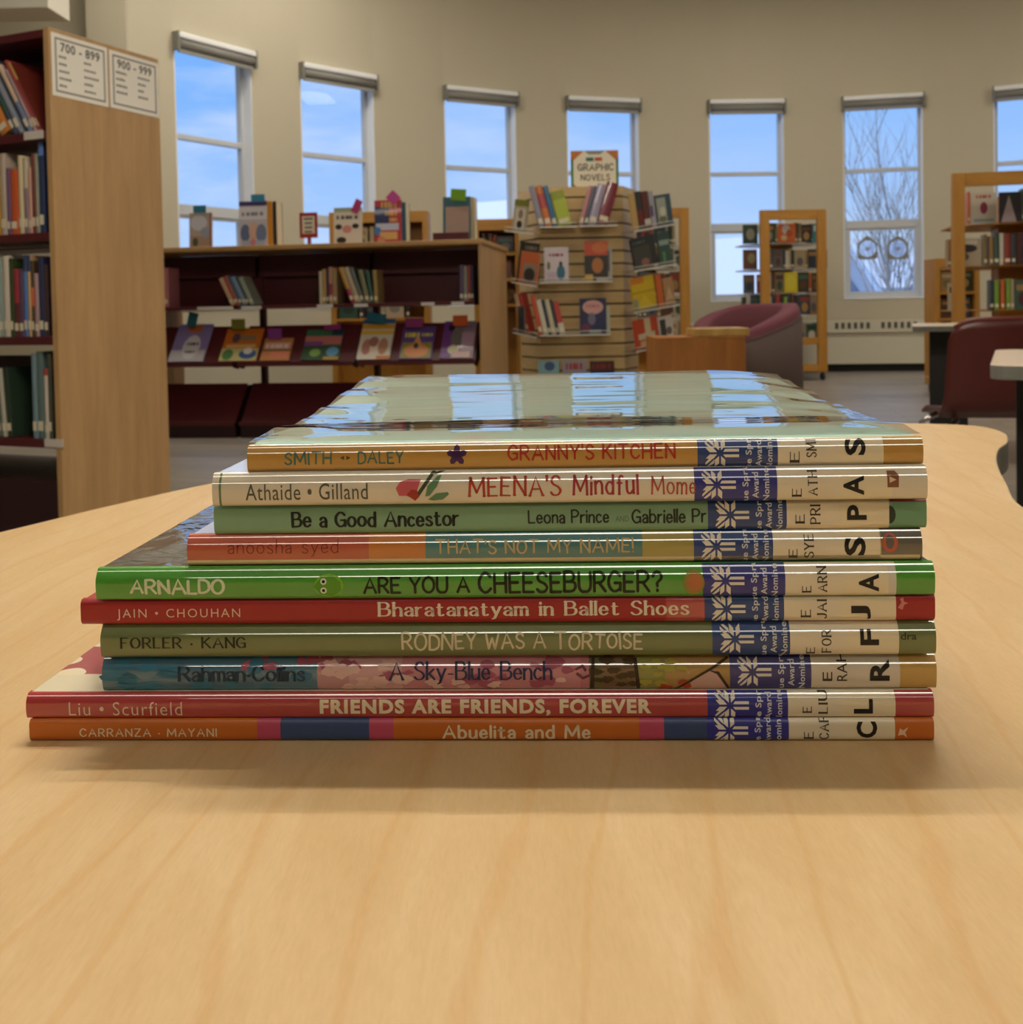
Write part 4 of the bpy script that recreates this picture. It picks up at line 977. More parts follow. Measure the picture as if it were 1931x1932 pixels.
row(F1, 0.02, 822, shz[3], [(-8, 4, 696, '5E6A60', 'grey-green leaning book', -7), (5, 13, 696, 'B9B4A4', 'pale grey leaning book', -7), (14, 24, 694, '28382A', 'dark green leaning book', -7), (62, 71, 668, '6F8894', 'blue-grey book', 0), (71.5, 84, 664, '5A706E', 'thick teal-grey book', 0), (85, 92, 696, 'C9BEB0', 'white slim book', 0, (.9, 1, 'A83A34')), (92.5, 99, 668, '4A4A3C', 'dark olive slim book against the oak panel', 0)], WT4, 'books on the bottom shelf of the tall bookcase')
# two sleeve signs on the oak end panel
def panel_sign(c, title, label, rowsl, rowsr):
    Q = [F1.hitx(px, py, 0.0) for px, py in c]     # tl tr br bl : local (y, z) on the panel
    y0, y1 = Q[0].y, Q[1].y; z1 = (Q[0].z + Q[1].z) / 2; z0 = (Q[2].z + Q[3].z) / 2
    w, h = y1 - y0, z1 - z0
    sg = thing('shelf_sign', label, 'sign', F1.w(0.0005, y0, z0), (0, 0, yaw + math.pi / 2), 'number signs on the oak end panel')
    # in the sign's own frame x runs into the depth of the case, -y faces out of the panel
    bm = newbm(); box(bm, 0, w, -0.002, 0, 0, h); obj('sheet', bm, mat('F4F0E6', .5), sg)
    bm = newbm(); t = .010; m = .014
    for a, b2, c2, d2 in ((m, w - m, m, m + t * .6), (m, w - m, h - m - t * .6, h - m), (m, m + t * .6, m, h - m), (w - m - t * .6, w - m, m, h - m)):
        quad(bm, [(a, -.0024, c2), (b2, -.0024, c2), (b2, -.0024, d2), (a, -.0024, d2)])
    obj('border', bm, mat('7C7C78', .6), sg, fix=False)
    bm = newbm()
    for q in fit(sans_polys(title, .02, 1.1), w * .15, w * .85, h * .72, h * .87):
        bm.faces.new([bm.verts.new((p[0], -.0026, p[1])) for p in q])
    obj('lettering', bm, mat('3C3A38', .6), sg, fix=False)
    rr = random.Random(len(title) + rowsl)
    bm = newbm()
    for n, x0 in ((rowsl, .12), (rowsr, .56)):
        for k in range(n):
            zz = h * (.62 - .115 * k); x = w * x0
            for q in range(rr.randint(3, 6)):
                ww = w * .03 * rr.uniform(.8, 1.3); quad(bm, [(x, -.0026, zz), (x + ww, -.0026, zz), (x + ww, -.0026, zz + h * .035 * rr.uniform(.8, 1.3)), (x, -.0026, zz + h * .035)]); x += ww + w * .012
    obj('small_lettering', bm, mat('5A5854', .6), sg, fix=False)
    bm = newbm(); quad(bm, [(0, -.0034, 0), (w, -.0034, 0), (w, -.0034, h), (0, -.0034, h)]); obj('plastic_sleeve', bm, film_mat('sleeve', .06, 1.2), sg, fix=False)
panel_sign(((95, 57), (201, 93), (203, 203), (98, 178)), '700 - 899', 'white sleeved sign headed 700 - 899 on the oak end panel', 5, 5)
panel_sign(((205, 95), (297, 118), (299, 222), (207, 203)), '900 - 999', 'white sleeved sign headed 900 - 999 on the oak end panel', 4, 4)

# ------------------------------------------------------------------ low bookcase
LH = 1.33
Q1, Q2 = on_z(902, 451, LH), on_z(310, 468, LH)
e = (Q1 - Q2); yaw2 = math.atan2(e.y, e.x)
F2 = Frame((Q1.x, Q1.y, 0), yaw2)          # x runs to the right, 0 at the oak end
LD = 1.1
bays = [F2.hit(px, 520, 0.02).x for px in (213, 441, 669, 900)]; X0 = bays[0]
low = thing('low_bookcase', 'waist-high maroon metal bookcase with oak top and oak end panel', 'bookcase', F2.o, (0, 0, yaw2))
bm = newbm(); box(bm, X0 - 0.03, 0.04, -0.015, LD + .015, LH - 0.032, LH); obj('top_panel', bm, OAKH, low, bevel=0.004)
for xx in (X0 - .025, 0.0):
    bm = newbm(); box(bm, xx, xx + 0.025, 0, LD, 0, LH - .032); obj('end_panel', bm, OAK, low, bevel=0.003)
for xx in bays[:-1] + [-0.02]:
    bm = newbm(); box(bm, xx - 0.018, xx + 0.018, LD / 2 - 0.03, LD / 2 + 0.03, 0.0, LH - .035); obj('upright', bm, MAROON, low)
def zat(py, y=0.0, px=600): return F2.hit(px, py, y).z
zs1 = zat(574, .03)
for k in range(3):
    a, b_ = bays[k] + .019, bays[k + 1] - (.019 if k < 2 else .026)
    for (y0, y1, s) in ((0.03, LD / 2 - .03, 0), (LD / 2 + .03, LD - .03, 1)):
        bm = newbm(); box(bm, a, b_, y0, y1, zs1 - .022, zs1); obj('shelf', bm, MAROON, low, bevel=.002)
    bm = newbm(); box(bm, a, b_, LD / 2 - .025, LD / 2 - .017, zs1 + .0, zs1 + .215); obj('back_panel', bm, MAROON, low)
    bm = newbm(); box(bm, a, b_, LD / 2 - .09, LD / 2 - .08, LH - .20, LH - .04); obj('header_panel', bm, MAROON, low)
    bm = newbm(); box(bm, a, b_, LD / 2 + .02, LD / 2 + .028, zs1, LH - .04); obj('back_panel', bm, MAROON2, low)
    # sloping display shelves, near side
    for (pt, pb, d_) in ((613, 684, 0.24), (722, 797, 0.27)):
        z0 = zat(pb, -0.0); z1 = zat(pt, d_)
        bm = newbm()
        quad4 = [(0.03, z0), (d_, z1), (d_, z1 - .012), (0.03, z0 - .012)]
        va = [bm.verts.new((a, y, z)) for y, z in quad4]; vb = [bm.verts.new((b_, y, z)) for y, z in quad4]
        bm.faces.new(va); bm.faces.new(vb[::-1])
        for i in range(4): bm.faces.new((va[i], va[(i + 1) % 4], vb[(i + 1) % 4], vb[i]))
        box(bm, a, b_, -0.004, 0.03, z0 - .022, z0 - .006); box(bm, a, b_, -.008, -.004, z0 - .022, z0 + .008)
        obj('sloping_shelf', bm, MAROON, low)
        for xx in (a, b_):
            sg = 1 if xx == a else -1
            bm = newbm(); vv = [(0.0, z0 - .024), (0.03, z0 - .0125), (d_, z1 - .0125), (LD / 2, z1 - .0125), (LD / 2, z1 - .14), (.10, z0 - .045)]
            va = [bm.verts.new((xx, y, z)) for y, z in vv]; vb = [bm.verts.new((xx + sg * .003, y, z)) for y, z in vv]
            bm.faces.new(va); bm.faces.new(vb[::-1])
            for i in range(len(vv)): bm.faces.new((va[i], va[(i + 1) % len(vv)], vb[(i + 1) % len(vv)], vb[i]))
            obj('bracket', bm, MAROON2, low)
    bm = newbm(); box(bm, a, b_, .02, LD - .02, 0.0, .085); obj('base_shelf', bm, MAROON2, low, bevel=.003)
for xa, xb in ((372, 440), (455, 493), (598, 628), (668, 694), (795, 820), (852, 876)):
    a, b_ = F2.hit(xa, 578, 0.026).x, F2.hit(xb, 578, 0.026).x
    bm = newbm(); box(bm, a, b_, .027, .0299, zs1 - .024, zs1 - .002); obj('shelf_label', bm, mat('CFCBC6', .4), low)
GL1 = 'books on the upper shelf of the low bookcase'
W1 = 'on the low bookcase shelf'
row(F2, 0.05, 573, zs1, [(298, 319, 506, 'B4707A', 'pink picture book beside the oak panel edge', 0)], W1, GL1)
row(F2, 0.05, 573, zs1, [(436, 444, 526, 'C4A080', 'tan slim book leaning at the front of the slumped group', -22), (444.5, 453, 523, 'A8503E', 'red slim book in the slumped group', -22), (453.5, 460, 522, '35577E', 'deep blue slim book in the slumped group', -22), (460.5, 467, 523, '8098B8', 'pale blue slim book in the slumped group', -22), (467.5, 473, 522, '2B4A44', 'dark green slim book in the slumped group', -22), (473.5, 481, 524, '98A094', 'grey-white slim book ending the slumped group', -22)], W1, GL1)
row(F2, 0.05, 573, zs1, [(603, 608.5, 512, 'C9C4B0', 'white slim upright book', 0), (609, 616, 508, 'B89254', 'tan upright book', 0), (616.5, 621, 506, '2C3A58', 'navy upright slim book', 0), (621.5, 628, 504, 'BC8A70', 'pinkish upright book', 0, (.25, .55, '9A3444')), (628.5, 636, 507, 'A08860', 'khaki upright book', 0)], W1, GL1)
row(F2, 0.05, 573, zs1, [(663, 671, 506, 'C09038', 'golden leaning book', -23, (0, .4, 'A83050')), (671.5, 682, 506, 'B4A488', 'sand coloured leaning book', -23), (682.5, 690, 508, '5A6464', 'dark grey leaning book', -23), (690.5, 699, 510, '80805E', 'olive leaning book', -14), (699.5, 706, 511, '34605A', 'teal leaning book', -9), (706.5, 714, 510, 'A48A50', 'mustard book propping the leaning row', -2)], W1, GL1)
row(F2, 0.05, 570, zs1, [(868, 875, 500, '5A4A6E', 'violet book at the oak end', 0), (875.5, 883, 502, '8C8884', 'grey book at the oak end', 0), (883.5, 889, 500, '943830', 'red book at the oak end', 0), (889.5, 894, 501, '2C3450', 'navy book at the oak end', 0)], W1, GL1)
GD = 'books on the sloping shelf of the low bookcase'; WD = 'on the sloping display shelf'
def disp(pxl, wpx, ytop, color, art, words):
    d_ = .24; z0 = zat(684, 0.0); z1 = zat(613, d_); t = .012
    tl = math.atan2(d_ - .03, z1 - z0); sn, cs = math.sin(tl), math.cos(tl)
    py_, pz_ = .03 + .012 * sn - (.0015 + t) * cs, z0 + .012 * cs + (.0015 + t) * sn
    p = F2.hit(pxl, 684, py_); q = F2.hit(pxl + wpx, 684, py_); lo, hi = .05, .6
    for _ in range(40):        # how tall a book leaning on the slope must be to end at that row
        h = (lo + hi) / 2
        if F2.hit(pxl + wpx / 2, ytop, py_ + h * sn).z > pz_ + h * cs: lo = h
        else: hi = h
    face_book(F2, p.x, py_, pz_, q.x - p.x, h, t, color, art, words + ', ' + WD, GD, tl)
disp(316, 66, 612, '8A7CB4', [('r', 0, 0, 1, .3, 'B8B4BC'), ('o', .3, .05, .8, .7, 'CFCBD0'), ('o', .3, .75, .75, .98, 'C4704A'), ('w', .4, .42, .75, .5, '3C3A50'), ('w', .4, .22, .7, .28, '4A4860')], 'violet and white picture book')
disp(412, 70, 620, 'C46A24', [('r', 0, 0, 1, .38, 'B8B078'), ('o', .05, .02, .35, .36, '4C7A44'), ('o', .5, .05, .98, .35, '34548C'), ('o', .6, .2, .85, .4, 'D8D4CC'), ('r', .4, .62, .85, .78, '8A7458'), ('o', .2, .55, .42, .85, '5A4450'), ('r', .1, .4, .9, .5, 'D0A868')], 'orange picture book with green foot')
disp(490, 54, 638, 'B87A48', [('r', .05, .5, .95, .8, 'D8A090'), ('w', .1, .56, .9, .72, 'E8D8D0'), ('r', .3, .1, .95, .4, 'D07A5C'), ('r', 0, .42, 1, .5, '6A5430')], 'small brown and salmon picture book')
disp(567, 70, 622, '3C6A4C', [('r', 0, .5, 1, .78, 'B86C68'), ('r', 0, .45, .5, .6, '7A4A8A'), ('r', 0, 0, 1, .45, '2E4A34'), ('o', .65, .1, .98, .42, '5C96C0'), ('o', .2, .1, .5, .36, '7AA050'), ('r', .6, 0, 1, .1, 'B09040'), ('r', .7, .8, 1, 1, '20384A')], 'green picture book with pink lettering band')
disp(672, 62, 602, 'D0C8BC', [('r', 0, .88, 1, 1, '4A6A9A'), ('r', 0, .74, 1, .86, 'D09C30'), ('r', 0, .6, 1, .7, 'D8B048'), ('o', .1, .1, .4, .5, 'B87A70'), ('o', .35, .08, .65, .48, 'DCCBB8'), ('o', .6, .1, .9, .52, 'B48468'), ('r', .6, 0, 1, .08, 'C87838'), ('o', .3, .3, .6, .55, '9C6A60')], 'white picture book with two yellow title bars')
disp(752, 62, 616, '5A4484', [('r', .04, .02, .96, .5, '8A8440'), ('o', .12, .03, .88, .46, 'D08850'), ('t', .3, .3, .7, .75, 'D09060'), ('w', .1, .66, .55, .8, 'D8C850'), ('w', .6, .68, .95, .78, 'C8B860'), ('o', .4, .3, .55, .48, '3C4030')], 'purple picture book with an orange picture')
disp(830, 62, 606, '8A7484', [('r', 0, 0, .3, 1, '6C3C84'), ('o', .25, .3, .75, .8, '6E6866'), ('o', .15, .72, .35, .92, '1E1A22'), ('r', .6, .2, .98, .7, 'A88AA0'), ('o', .2, .1, .55, .35, 'C8C0A0'), ('r', .35, .02, .9, .18, 'C8A4A0')], 'grey and purple picture book nearest the oak end')
bookmark('dark teal paper tag above the violet and white book', (352, 613), F2, 18, 26, .16, '175A64', -.25)
bookmark('olive paper tag above the orange picture book', (437, 622), F2, 26, 20, .16, '6E6A1A')
bookmark('purple paper tag above the small salmon picture book', (506, 640), F2, 26, 20, .13, '7A2F7E', round_=True)
bookmark('magenta paper tag above the green picture book', (612, 624), F2, 32, 11, .16, '7A2060', .05)
bookmark('broad teal paper tag above the white picture book', (692, 606), F2, 36, 18, .17, '165C70', -.15)
bookmark('plum paper tag above the purple picture book', (765, 618), F2, 34, 18, .15, '7E2A62')
bookmark('orange paper tag above the grey and purple book', (855, 615), F2, 28, 20, .16, 'B8501C')
# on top of the low bookcase
GT = 'books displayed on top of the low bookcase'; WTp = 'atop the low bookcase'
def top(pxl, wpx, ytop, color, art, words, yd=.14, t=.02, tilt=.06):
    p = F2.hit(pxl, 455, yd); q = F2.hit(pxl + wpx, 455, yd); tp = F2.hit(pxl, ytop, yd)
    return face_book(F2, p.x, yd, LH + .0005, q.x - p.x, tp.z - LH, t, color, art, words + ', ' + WTp, GT, tilt)
top(357, 42, 402, 'A89C94', [('o', .05, .5, .8, .95, 'BEC0CC'), ('r', .05, 0, .9, .35, '9A8478'), ('o', .15, .05, .4, .3, '3E4A3A'), ('o', .5, .3, .95, .6, '8C94A8'), ('r', .92, 0, 1, 1, '8A4A40')], 'pale picture book with a cloud on it')
top(451, 53, 380, 'B8B4C0', [('r', 0, .9, 1, 1, '4A3A72'), ('r', 0, .6, 1, .88, 'D0CED4'), ('w', .1, .68, .9, .76, '7A7890'), ('o', .05, .1, .4, .5, '5A6A8C'), ('o', .35, .15, .7, .55, 'C8A494'), ('o', .6, .08, .98, .5, '6A7898'), ('r', .1, 0, .9, .14, '9AA4C0'), ('o', .4, .02, .6, .18, 'C07A84')], 'pale violet picture book crowded with figures')
top(506, 9, 380, 'D08A24', [], 'orange book edge', .16, .12, 0.0)
top(517, 6, 380, '2A2420', [], 'black book edge', .17, .12, 0.0)
top(630, 53, 392, 'D4CABC', [('r', .02, .88, .98, 1, '9CA888'), ('w', .1, .68, .9, .78, '5A564E'), ('o', .05, .4, .3, .55, '2A2422'), ('o', .65, .42, .9, .56, '2A2422'), ('o', .3, .3, .65, .52, 'C8847C'), ('o', .1, .02, .45, .2, '2A2626')], 'cream book with a pink and black drawing')
top(707, 51, 378, 'B03440', [('r', 0, .3, .55, .85, '24305C'), ('w', .25, .82, .85, .96, 'D0A860'), ('w', .4, .64, .85, .74, 'C8A04C'), ('w', .55, .5, .85, .58, 'D0B060'), ('r', .05, .3, .9, .46, 'B8BCD4'), ('o', 0, .18, .25, .38, '3A78B8'), ('r', .2, .08, .85, .26, 'D0A468'), ('o', .1, -.0, .4, .16, 'C48468')], 'bright red and navy picture book')
top(759, 8, 382, '2C5A72', [], 'blue-teal book edge', .16, .12, 0.0)
top(836, 52, 371, '2E5866', [('r', .1, .1, .95, .78, 'A08478')], 'teal book with a large brown-pink panel', .2, .02, .1)
top(889, 8, 372, 'B8AE90', [], 'cream book edge', .24, .1, 0.0)
bookmark('teal paper tag above the pale cloud book', (365, 402), F2, 24, 14, .15, '2E7898')
bookmark('blue paper tag above the crowded violet book', (474, 381), F2, 26, 14, .15, '3A86AE')
bookmark('slanted pink paper tag above the cream book', (662, 398), F2, 14, 26, .15, 'B03C74', -.45, round_=True)
bookmark('pink diamond paper tag above the red and navy book', (743, 388), F2, 20, 22, .145, 'C04C96', .785)
bookmark('lime green paper tag above the teal book', (850, 378), F2, 29, 22, .205, '6E9C1E', -.08)
# maroon display stand and the red framed notice
p = F2.hit(818, 448, .10); q = F2.hit(886, 448, .10)
sd_ = thing('display_stand', 'maroon tray-like display stand holding the teal book', 'stand', F2.w(p.x, .08, LH), (0, 0, yaw2))
w = q.x - p.x; bm = newbm(); box(bm, 0, w, 0, .008, .002, .055); box(bm, 0.01, w - .01, .008, .11, .002, .008); obj('tray', bm, MAROON, sd_, bevel=.002)
bm = newbm(); box(bm, .06, w - .04, .16, .17, .0, .16); obj('back_rest', bm, MAROON2, sd_)
p = F2.hit(566, 455, .14); q = F2.hit(600, 455, .14); zt_ = F2.hit(580, 401, .14).z - LH; zb_ = F2.hit(580, 449, .14).z - LH
ns = thing('framed_notice', 'small red framed notice on a stand on the low bookcase', 'sign', F2.w(p.x, .14, LH), (0, 0, yaw2))
w = q.x - p.x; bm = newbm(); box(bm, 0, w, 0, .006, zb_, zt_); obj('frame', bm, mat('9C3028', .5), ns, bevel=.006)
bm = newbm(); quad(bm, [(w * .15, -.001, zb_ + .03), (w * .85, -.001, zb_ + .03), (w * .85, -.001, zt_ - .025), (w * .15, -.001, zt_ - .025)]); obj('notice_sheet', bm, mat('D6CEBE', .6), ns, fix=False)
bm = newbm()
for k, (a, b_) in enumerate(((.25, .75), (.3, .7), (.3, .72), (.28, .7))):
    zz = zt_ - .05 - .03 * k; quad(bm, [(w * a, -.0016, zz), (w * b_, -.0016, zz), (w * b_, -.0016, zz + .012), (w * a, -.0016, zz + .012)])
obj('lettering', bm, mat('5A5650', .6), ns, fix=False)
bm = newbm(); box(bm, w * .42, w * .62, 0, .006, 0.004, zb_); box(bm, w * .25, w * .8, -.03, .04, 0, .004); obj('stand', bm, mat('9C3028', .5), ns)

# ------------------------------------------------------------------ oak racks
WIRE = mat('D8D4CA', .35)
PAL = ['5A3A2A', '33463C', '7A6A4A', '2C2A30', 'B8A890', '8A3A30', '5E5E62', 'A89878', '38424E', '6A4A3A', 'C8C0B0', '4A2A2E', '9C7A4A', '3E5A52', '8A8478', '2F3A2C']
CN = {'5A3A2A': 'brown', '33463C': 'dark green', '7A6A4A': 'khaki', '2C2A30': 'black', 'B8A890': 'beige', '8A3A30': 'brick red', '5E5E62': 'grey', 'A89878': 'tan', '38424E': 'slate', '6A4A3A': 'chestnut', 'C8C0B0': 'white', '4A2A2E': 'maroon', '9C7A4A': 'mustard', '3E5A52': 'teal', '8A8478': 'stone', '2F3A2C': 'dark olive',
      'C8642C': 'orange', 'C8B42C': 'yellow', '7AA03C': 'green', 'A83A34': 'red', '2C7A80': 'turquoise'}
def oak_rack(o, yw, H, W, tiers, seed, label, who, reach=0.5, special={}, hgt=.235, skip=(), wire=True, tilt_in=True):
    """tall oak frame on castors; book tiers turn on a post behind the frame"""
    F = Frame(o, yw); rr = random.Random(seed)
    th = thing('book_rack', label, 'rack', F.o, (0, 0, yw), 'oak framed book racks')
    for sx in (-1, 1):
        bm = newbm(); box(bm, sx * W / 2 - .05, sx * W / 2 + .05, -.03, .03, .09, H); obj('post', bm, HONEY, th, bevel=.004)
    bm = newbm(); box(bm, -W / 2 + .05, W / 2 - .05, -.025, .025, H - .11, H); obj('top_rail', bm, HONEYH, th, bevel=.004)
    for z0 in (.10, .40):
        bm = newbm(); box(bm, -W / 2 + .05, W / 2 - .05, -.02, .02, z0, z0 + .08); obj('bottom_rail', bm, HONEYH, th, bevel=.004)
    bm = newbm(); box(bm, -W / 2 - .05, W / 2 + .05, .03, 2 * reach + .1, .10, .15); obj('base', bm, HONEYH, th, bevel=.004)
    for sx in (-1, 1):
        for yy in (0.0, 2 * reach + .04):
            bm = newbm(); tube(bm, [(sx * W / 2 - .018, yy, .04), (sx * W / 2 + .018, yy, .04)], .039, 14); box(bm, sx * W / 2 - .012, sx * W / 2 + .012, yy - .012, yy + .012, .04, .1)
            obj('castor', bm, BLACK, th)
    yc = .1 + reach
    bm = newbm(); box(bm, -.14, .14, yc - .14, yc + .14, .15, H - .15); obj('core', bm, HONEY, th)
    for t, z in enumerate(tiers):
        bm = newbm(); pts = [(reach * .96 * math.cos(k * math.pi / 4 + math.pi / 8), yc + reach * .96 * math.sin(k * math.pi / 4 + math.pi / 8)) for k in range(8)]
        prism(bm, pts, z - .012, z); obj('tier', bm, WIRE if wire else HONEYH, th)
        # books: front edge of the tier, spines and covers mixed
        x = -reach * .97; k = 0; yv = .1 + reach * .10
        while x < reach * .9:
            cx = abs(x + .07) / reach
            yv = .1 + reach * (1 - math.sqrt(max(.0, 1 - min(1, cx) ** 2))) * .62 + .04
            key = (t, k)
            if key in special: kind, c, ww, art = special[key]
            else:
                kind = 'f' if rr.random() < .42 else 's'; c = rr.choice(PAL); ww = rr.uniform(.10, .135) if kind == 'f' else rr.uniform(.02, .04)
                art = [('r', .1, .65, .9, .85, rr.choice(PAL)), ('o', .2, .12, .8, .6, rr.choice(PAL))]
            if x + ww > reach: break
            h = hgt * rr.uniform(.85, 1.0)
            lab = '%s %s, %s on the %s tier of %s' % (CN[c], 'facing paperback' if kind == 'f' else 'paperback spine', ORD[k], ORD[t], who)
            if (t, k) not in skip and kind != '-':
                if kind == 'f': face_book(F, x, yv, z + .0005, ww, h, .02, c, art, lab, 'books on ' + who)
                else: shelf_book(F, x, yv, z + .0005, ww, h, .11, c, lab, 'books on ' + who)
            x += ww + rr.choice([.003, .003, .004, .012]); k += 1
    return F
# rack behind the armchair
o = at(1498, 569, 11.8); oo = Vector((o.x, 11.8, 0))
tz = [at(1500, y, 11.9).z for y in (457, 506, 552, 594, 645)]
oak_rack(oo, R_(3), 1.90, .64, tz, 11, 'tall oak framed book rack on castors behind the maroon armchair', 'the oak rack behind the armchair', .5,
         {(0, 0): ('f', '33463C', .17, [('o', .2, .2, .8, .8, '8A8478')]), (0, 4): ('f', 'C8642C', .19, [('o', .2, .45, .7, .95, 'B8B4B4'), ('o', .45, .3, .85, .7, 'A8502C'), ('o', .15, .1, .5, .4, 'C8B48C')]), (1, 0): ('f', '6A4A3A', .16, [('o', .3, .3, .9, .8, '8A8060')]),
          (2, 5): ('f', 'C8B42C', .15, [('o', .1, .1, .9, .9, 'CFC040')]), (3, 7): ('s', '7AA03C', .035, []), (3, 5): ('s', 'A83A34', .04, []), (2, 7): ('s', 'C8642C', .04, []), (0, 9): ('f', '2C7A80', .12, [('r', .1, .6, .5, .9, 'C8C4B8')])})
# rack behind the slatwall tower
o = at(1228, 578, 11.3)
tz = [at(1270, y, 11.4).z for y in (458, 505, 552, 598, 645)]
oak_rack(Vector((o.x, 11.3, 0)), R_(2), 1.90, .74, tz, 23, 'tall oak framed book rack half hidden behind the graphic novel tower', 'the oak rack behind the tower', .44)
# rack by the wall heater, at the edge of the picture
o = at(1953, 565, 8.6)
tz = [at(1870, y, 8.75).z for y in (419, 500, 585)]
oak_rack(Vector((o.x, 8.6, 0)), R_(-12), 1.90, 1.16, tz, 37, 'tall oak framed book rack behind the maroon chair', 'the oak rack behind the chair', .62,
         {(0, 0): ('-', 'C8642C', .14, []), (0, 1): ('s', 'C8642C', .02, []), (0, 2): ('f', 'C8C0B0', .2, [('o', .35, .3, .65, .7, '8A2E50'), ('w', .2, .82, .8, .92, 'B04A40'), ('r', .1, .05, .9, .15, '8A9CA4')]), (0, 3): ('f', '2C2A30', .17, [('t', .1, 0, .8, .9, 'A8989C')]), (0, 4): ('s', '33463C', .05, []),
          (1, 1): ('f', 'B8A890', .22, [('r', .1, .8, .9, .95, 'D8D0C0'), ('o', .15, .5, .9, .8, '3A3036'), ('o', .2, .2, .6, .5, '5A5450')]), (1, 2): ('s', '7A6A4A', .03, []), (1, 3): ('s', '9C7A4A', .03, []), (1, 4): ('s', '3E5A52', .04, []), (1, 5): ('s', 'C8C0B0', .03, []), (1, 6): ('s', '8A3A30', .05, []),
          (2, 3): ('s', '7AA03C', .035, []), (2, 4): ('s', 'C8642C', .03, []), (2, 5): ('s', '7AA03C', .03, []), (2, 1): ('-', '2C2A30', .16, [])}, hgt=.27, wire=False)
# oak bookcases seen over the low bookcase
def oak_case(pxl, pxr, ytop, y, D, label, who, seed, ph, grp='oak bookcases behind the low bookcase'):
    a, b_ = at(pxl, 590, y), at(pxr, 590, y); H = at((pxl + pxr) / 2, ytop, y).z; rr = random.Random(seed)
    F = Frame((a.x, y, 0), 0.0); w = b_.x - a.x
    th = thing('oak_bookcase', label, 'bookcase', F.o, (0, 0, 0), grp)
    for xx in (0, w - .05):
        bm = newbm(); box(bm, xx, xx + .05, 0, D, 0, H); obj('side_panel', bm, HONEY, th, bevel=.003)
    bm = newbm(); box(bm, .05, w - .05, 0, D, H - .1, H); obj('top_panel', bm, HONEYH, th, bevel=.003)
    bm = newbm(); box(bm, .05, w - .05, D - .02, D, .1, H - .1); obj('back_panel', bm, HONEY, th)
    k = 0
    for t, z in enumerate((H - .1 - ph, H - .1 - 2 * ph - .03, H - .1 - 3 * ph - .06, .12)):
        bm = newbm(); box(bm, .05, w - .05, 0.0, D - .02, z - .025, z); obj('shelf', bm, HONEYH, th)
        x = .07; k = 0
        while x < w - .2 and t < 3 and k < 12:
            kind = 'f' if rr.random() < .5 else 's'; c = rr.choice(PAL); ww = rr.uniform(.12, .17) if kind == 'f' else rr.uniform(.025, .045); h = ph * rr.uniform(.72, .92)
            lab = '%s %s, %s on %s shelf of %s' % (CN[c], 'facing book' if kind == 'f' else 'book spine', ORD[k], ORD[t], who)
            if kind == 'f': face_book(F, x, .04, z + .0005, ww, h, .018, c, [('o', .2, .2, .8, .6, rr.choice(PAL)), ('r', .1, .7, .9, .85, rr.choice(PAL))], lab, 'books on ' + who)
            else: shelf_book(F, x, .04, z + .0005, ww, h, .15, c, lab, 'books on ' + who)
            x += ww + rr.choice([.006, .006, .02]); k += 1
oak_case(625, 811, 399, 9.7, .32, 'low oak bookcase standing behind the low maroon bookcase', 'the oak case behind the cream book', 3, .27)
oak_case(896, 985, 413, 9.5, .32, 'small oak bookcase between the low maroon bookcase and the tower', 'the oak case beside the tower', 5, .2)

oak_case(1766, 1850, 487, 10.8, .3, 'small oak bookcase by the heater beyond the oak rack with the maroon chair', 'the oak case by the heater', 8, .24, None)

# ------------------------------------------------------------------ graphic novel tower
TY = 8.5
A_, B_ = at(1017, 578, TY), at(1178, 576, TY); ztop = at(1100, 352, TY).z
FA = Frame((A_.x, A_.y, 0), 0.0); FW = B_.x - A_.x
al = R_(36); SL = .36
FR = Frame((B_.x, B_.y, 0), al)
Lp = Vector((A_.x - SL * math.cos(al), A_.y + SL * math.sin(al), 0)); FL = Frame(Lp, -al)
tw = thing('slatwall_tower', 'pale wooden slatwall tower carrying graphic novels on clear shelves', 'display tower', FA.o)
c, s_ = math.cos(R_(66)) * SL, math.sin(R_(66)) * SL
foot = [(0, 0), (FW, 0), (FW + c, s_), (FW + c, s_ + .5), (-c, s_ + .5), (-c, s_)]
def inset(d):
    return [(x + (d if x < FW / 2 else -d) * .6, y + (d if y < .3 else -d)) for x, y in foot]
bm = newbm(); prism(bm, inset(.012), .05, ztop - .005); obj('core', bm, mat('4A3A20', .8), tw)
bm = newbm(); prism(bm, inset(.04), 0.0, .05); obj('plinth', bm, BLACK, tw)
gy = [372, 397, 422, 449, 474, 498, 523, 550, 574, 598, 623, 649, 674, 699, 724, 749, 774]
gz = [ztop] + [FA.hit(1100, y, 0).z for y in gy] + [.05]
bm = newbm()
for za, zb_ in zip(gz, gz[1:]):
    prism(bm, foot, zb_ + (.008 if zb_ > .06 else 0), za - (.006 if za < ztop else 0))
obj('slats', bm, SLAT, tw)
TRAYS = []
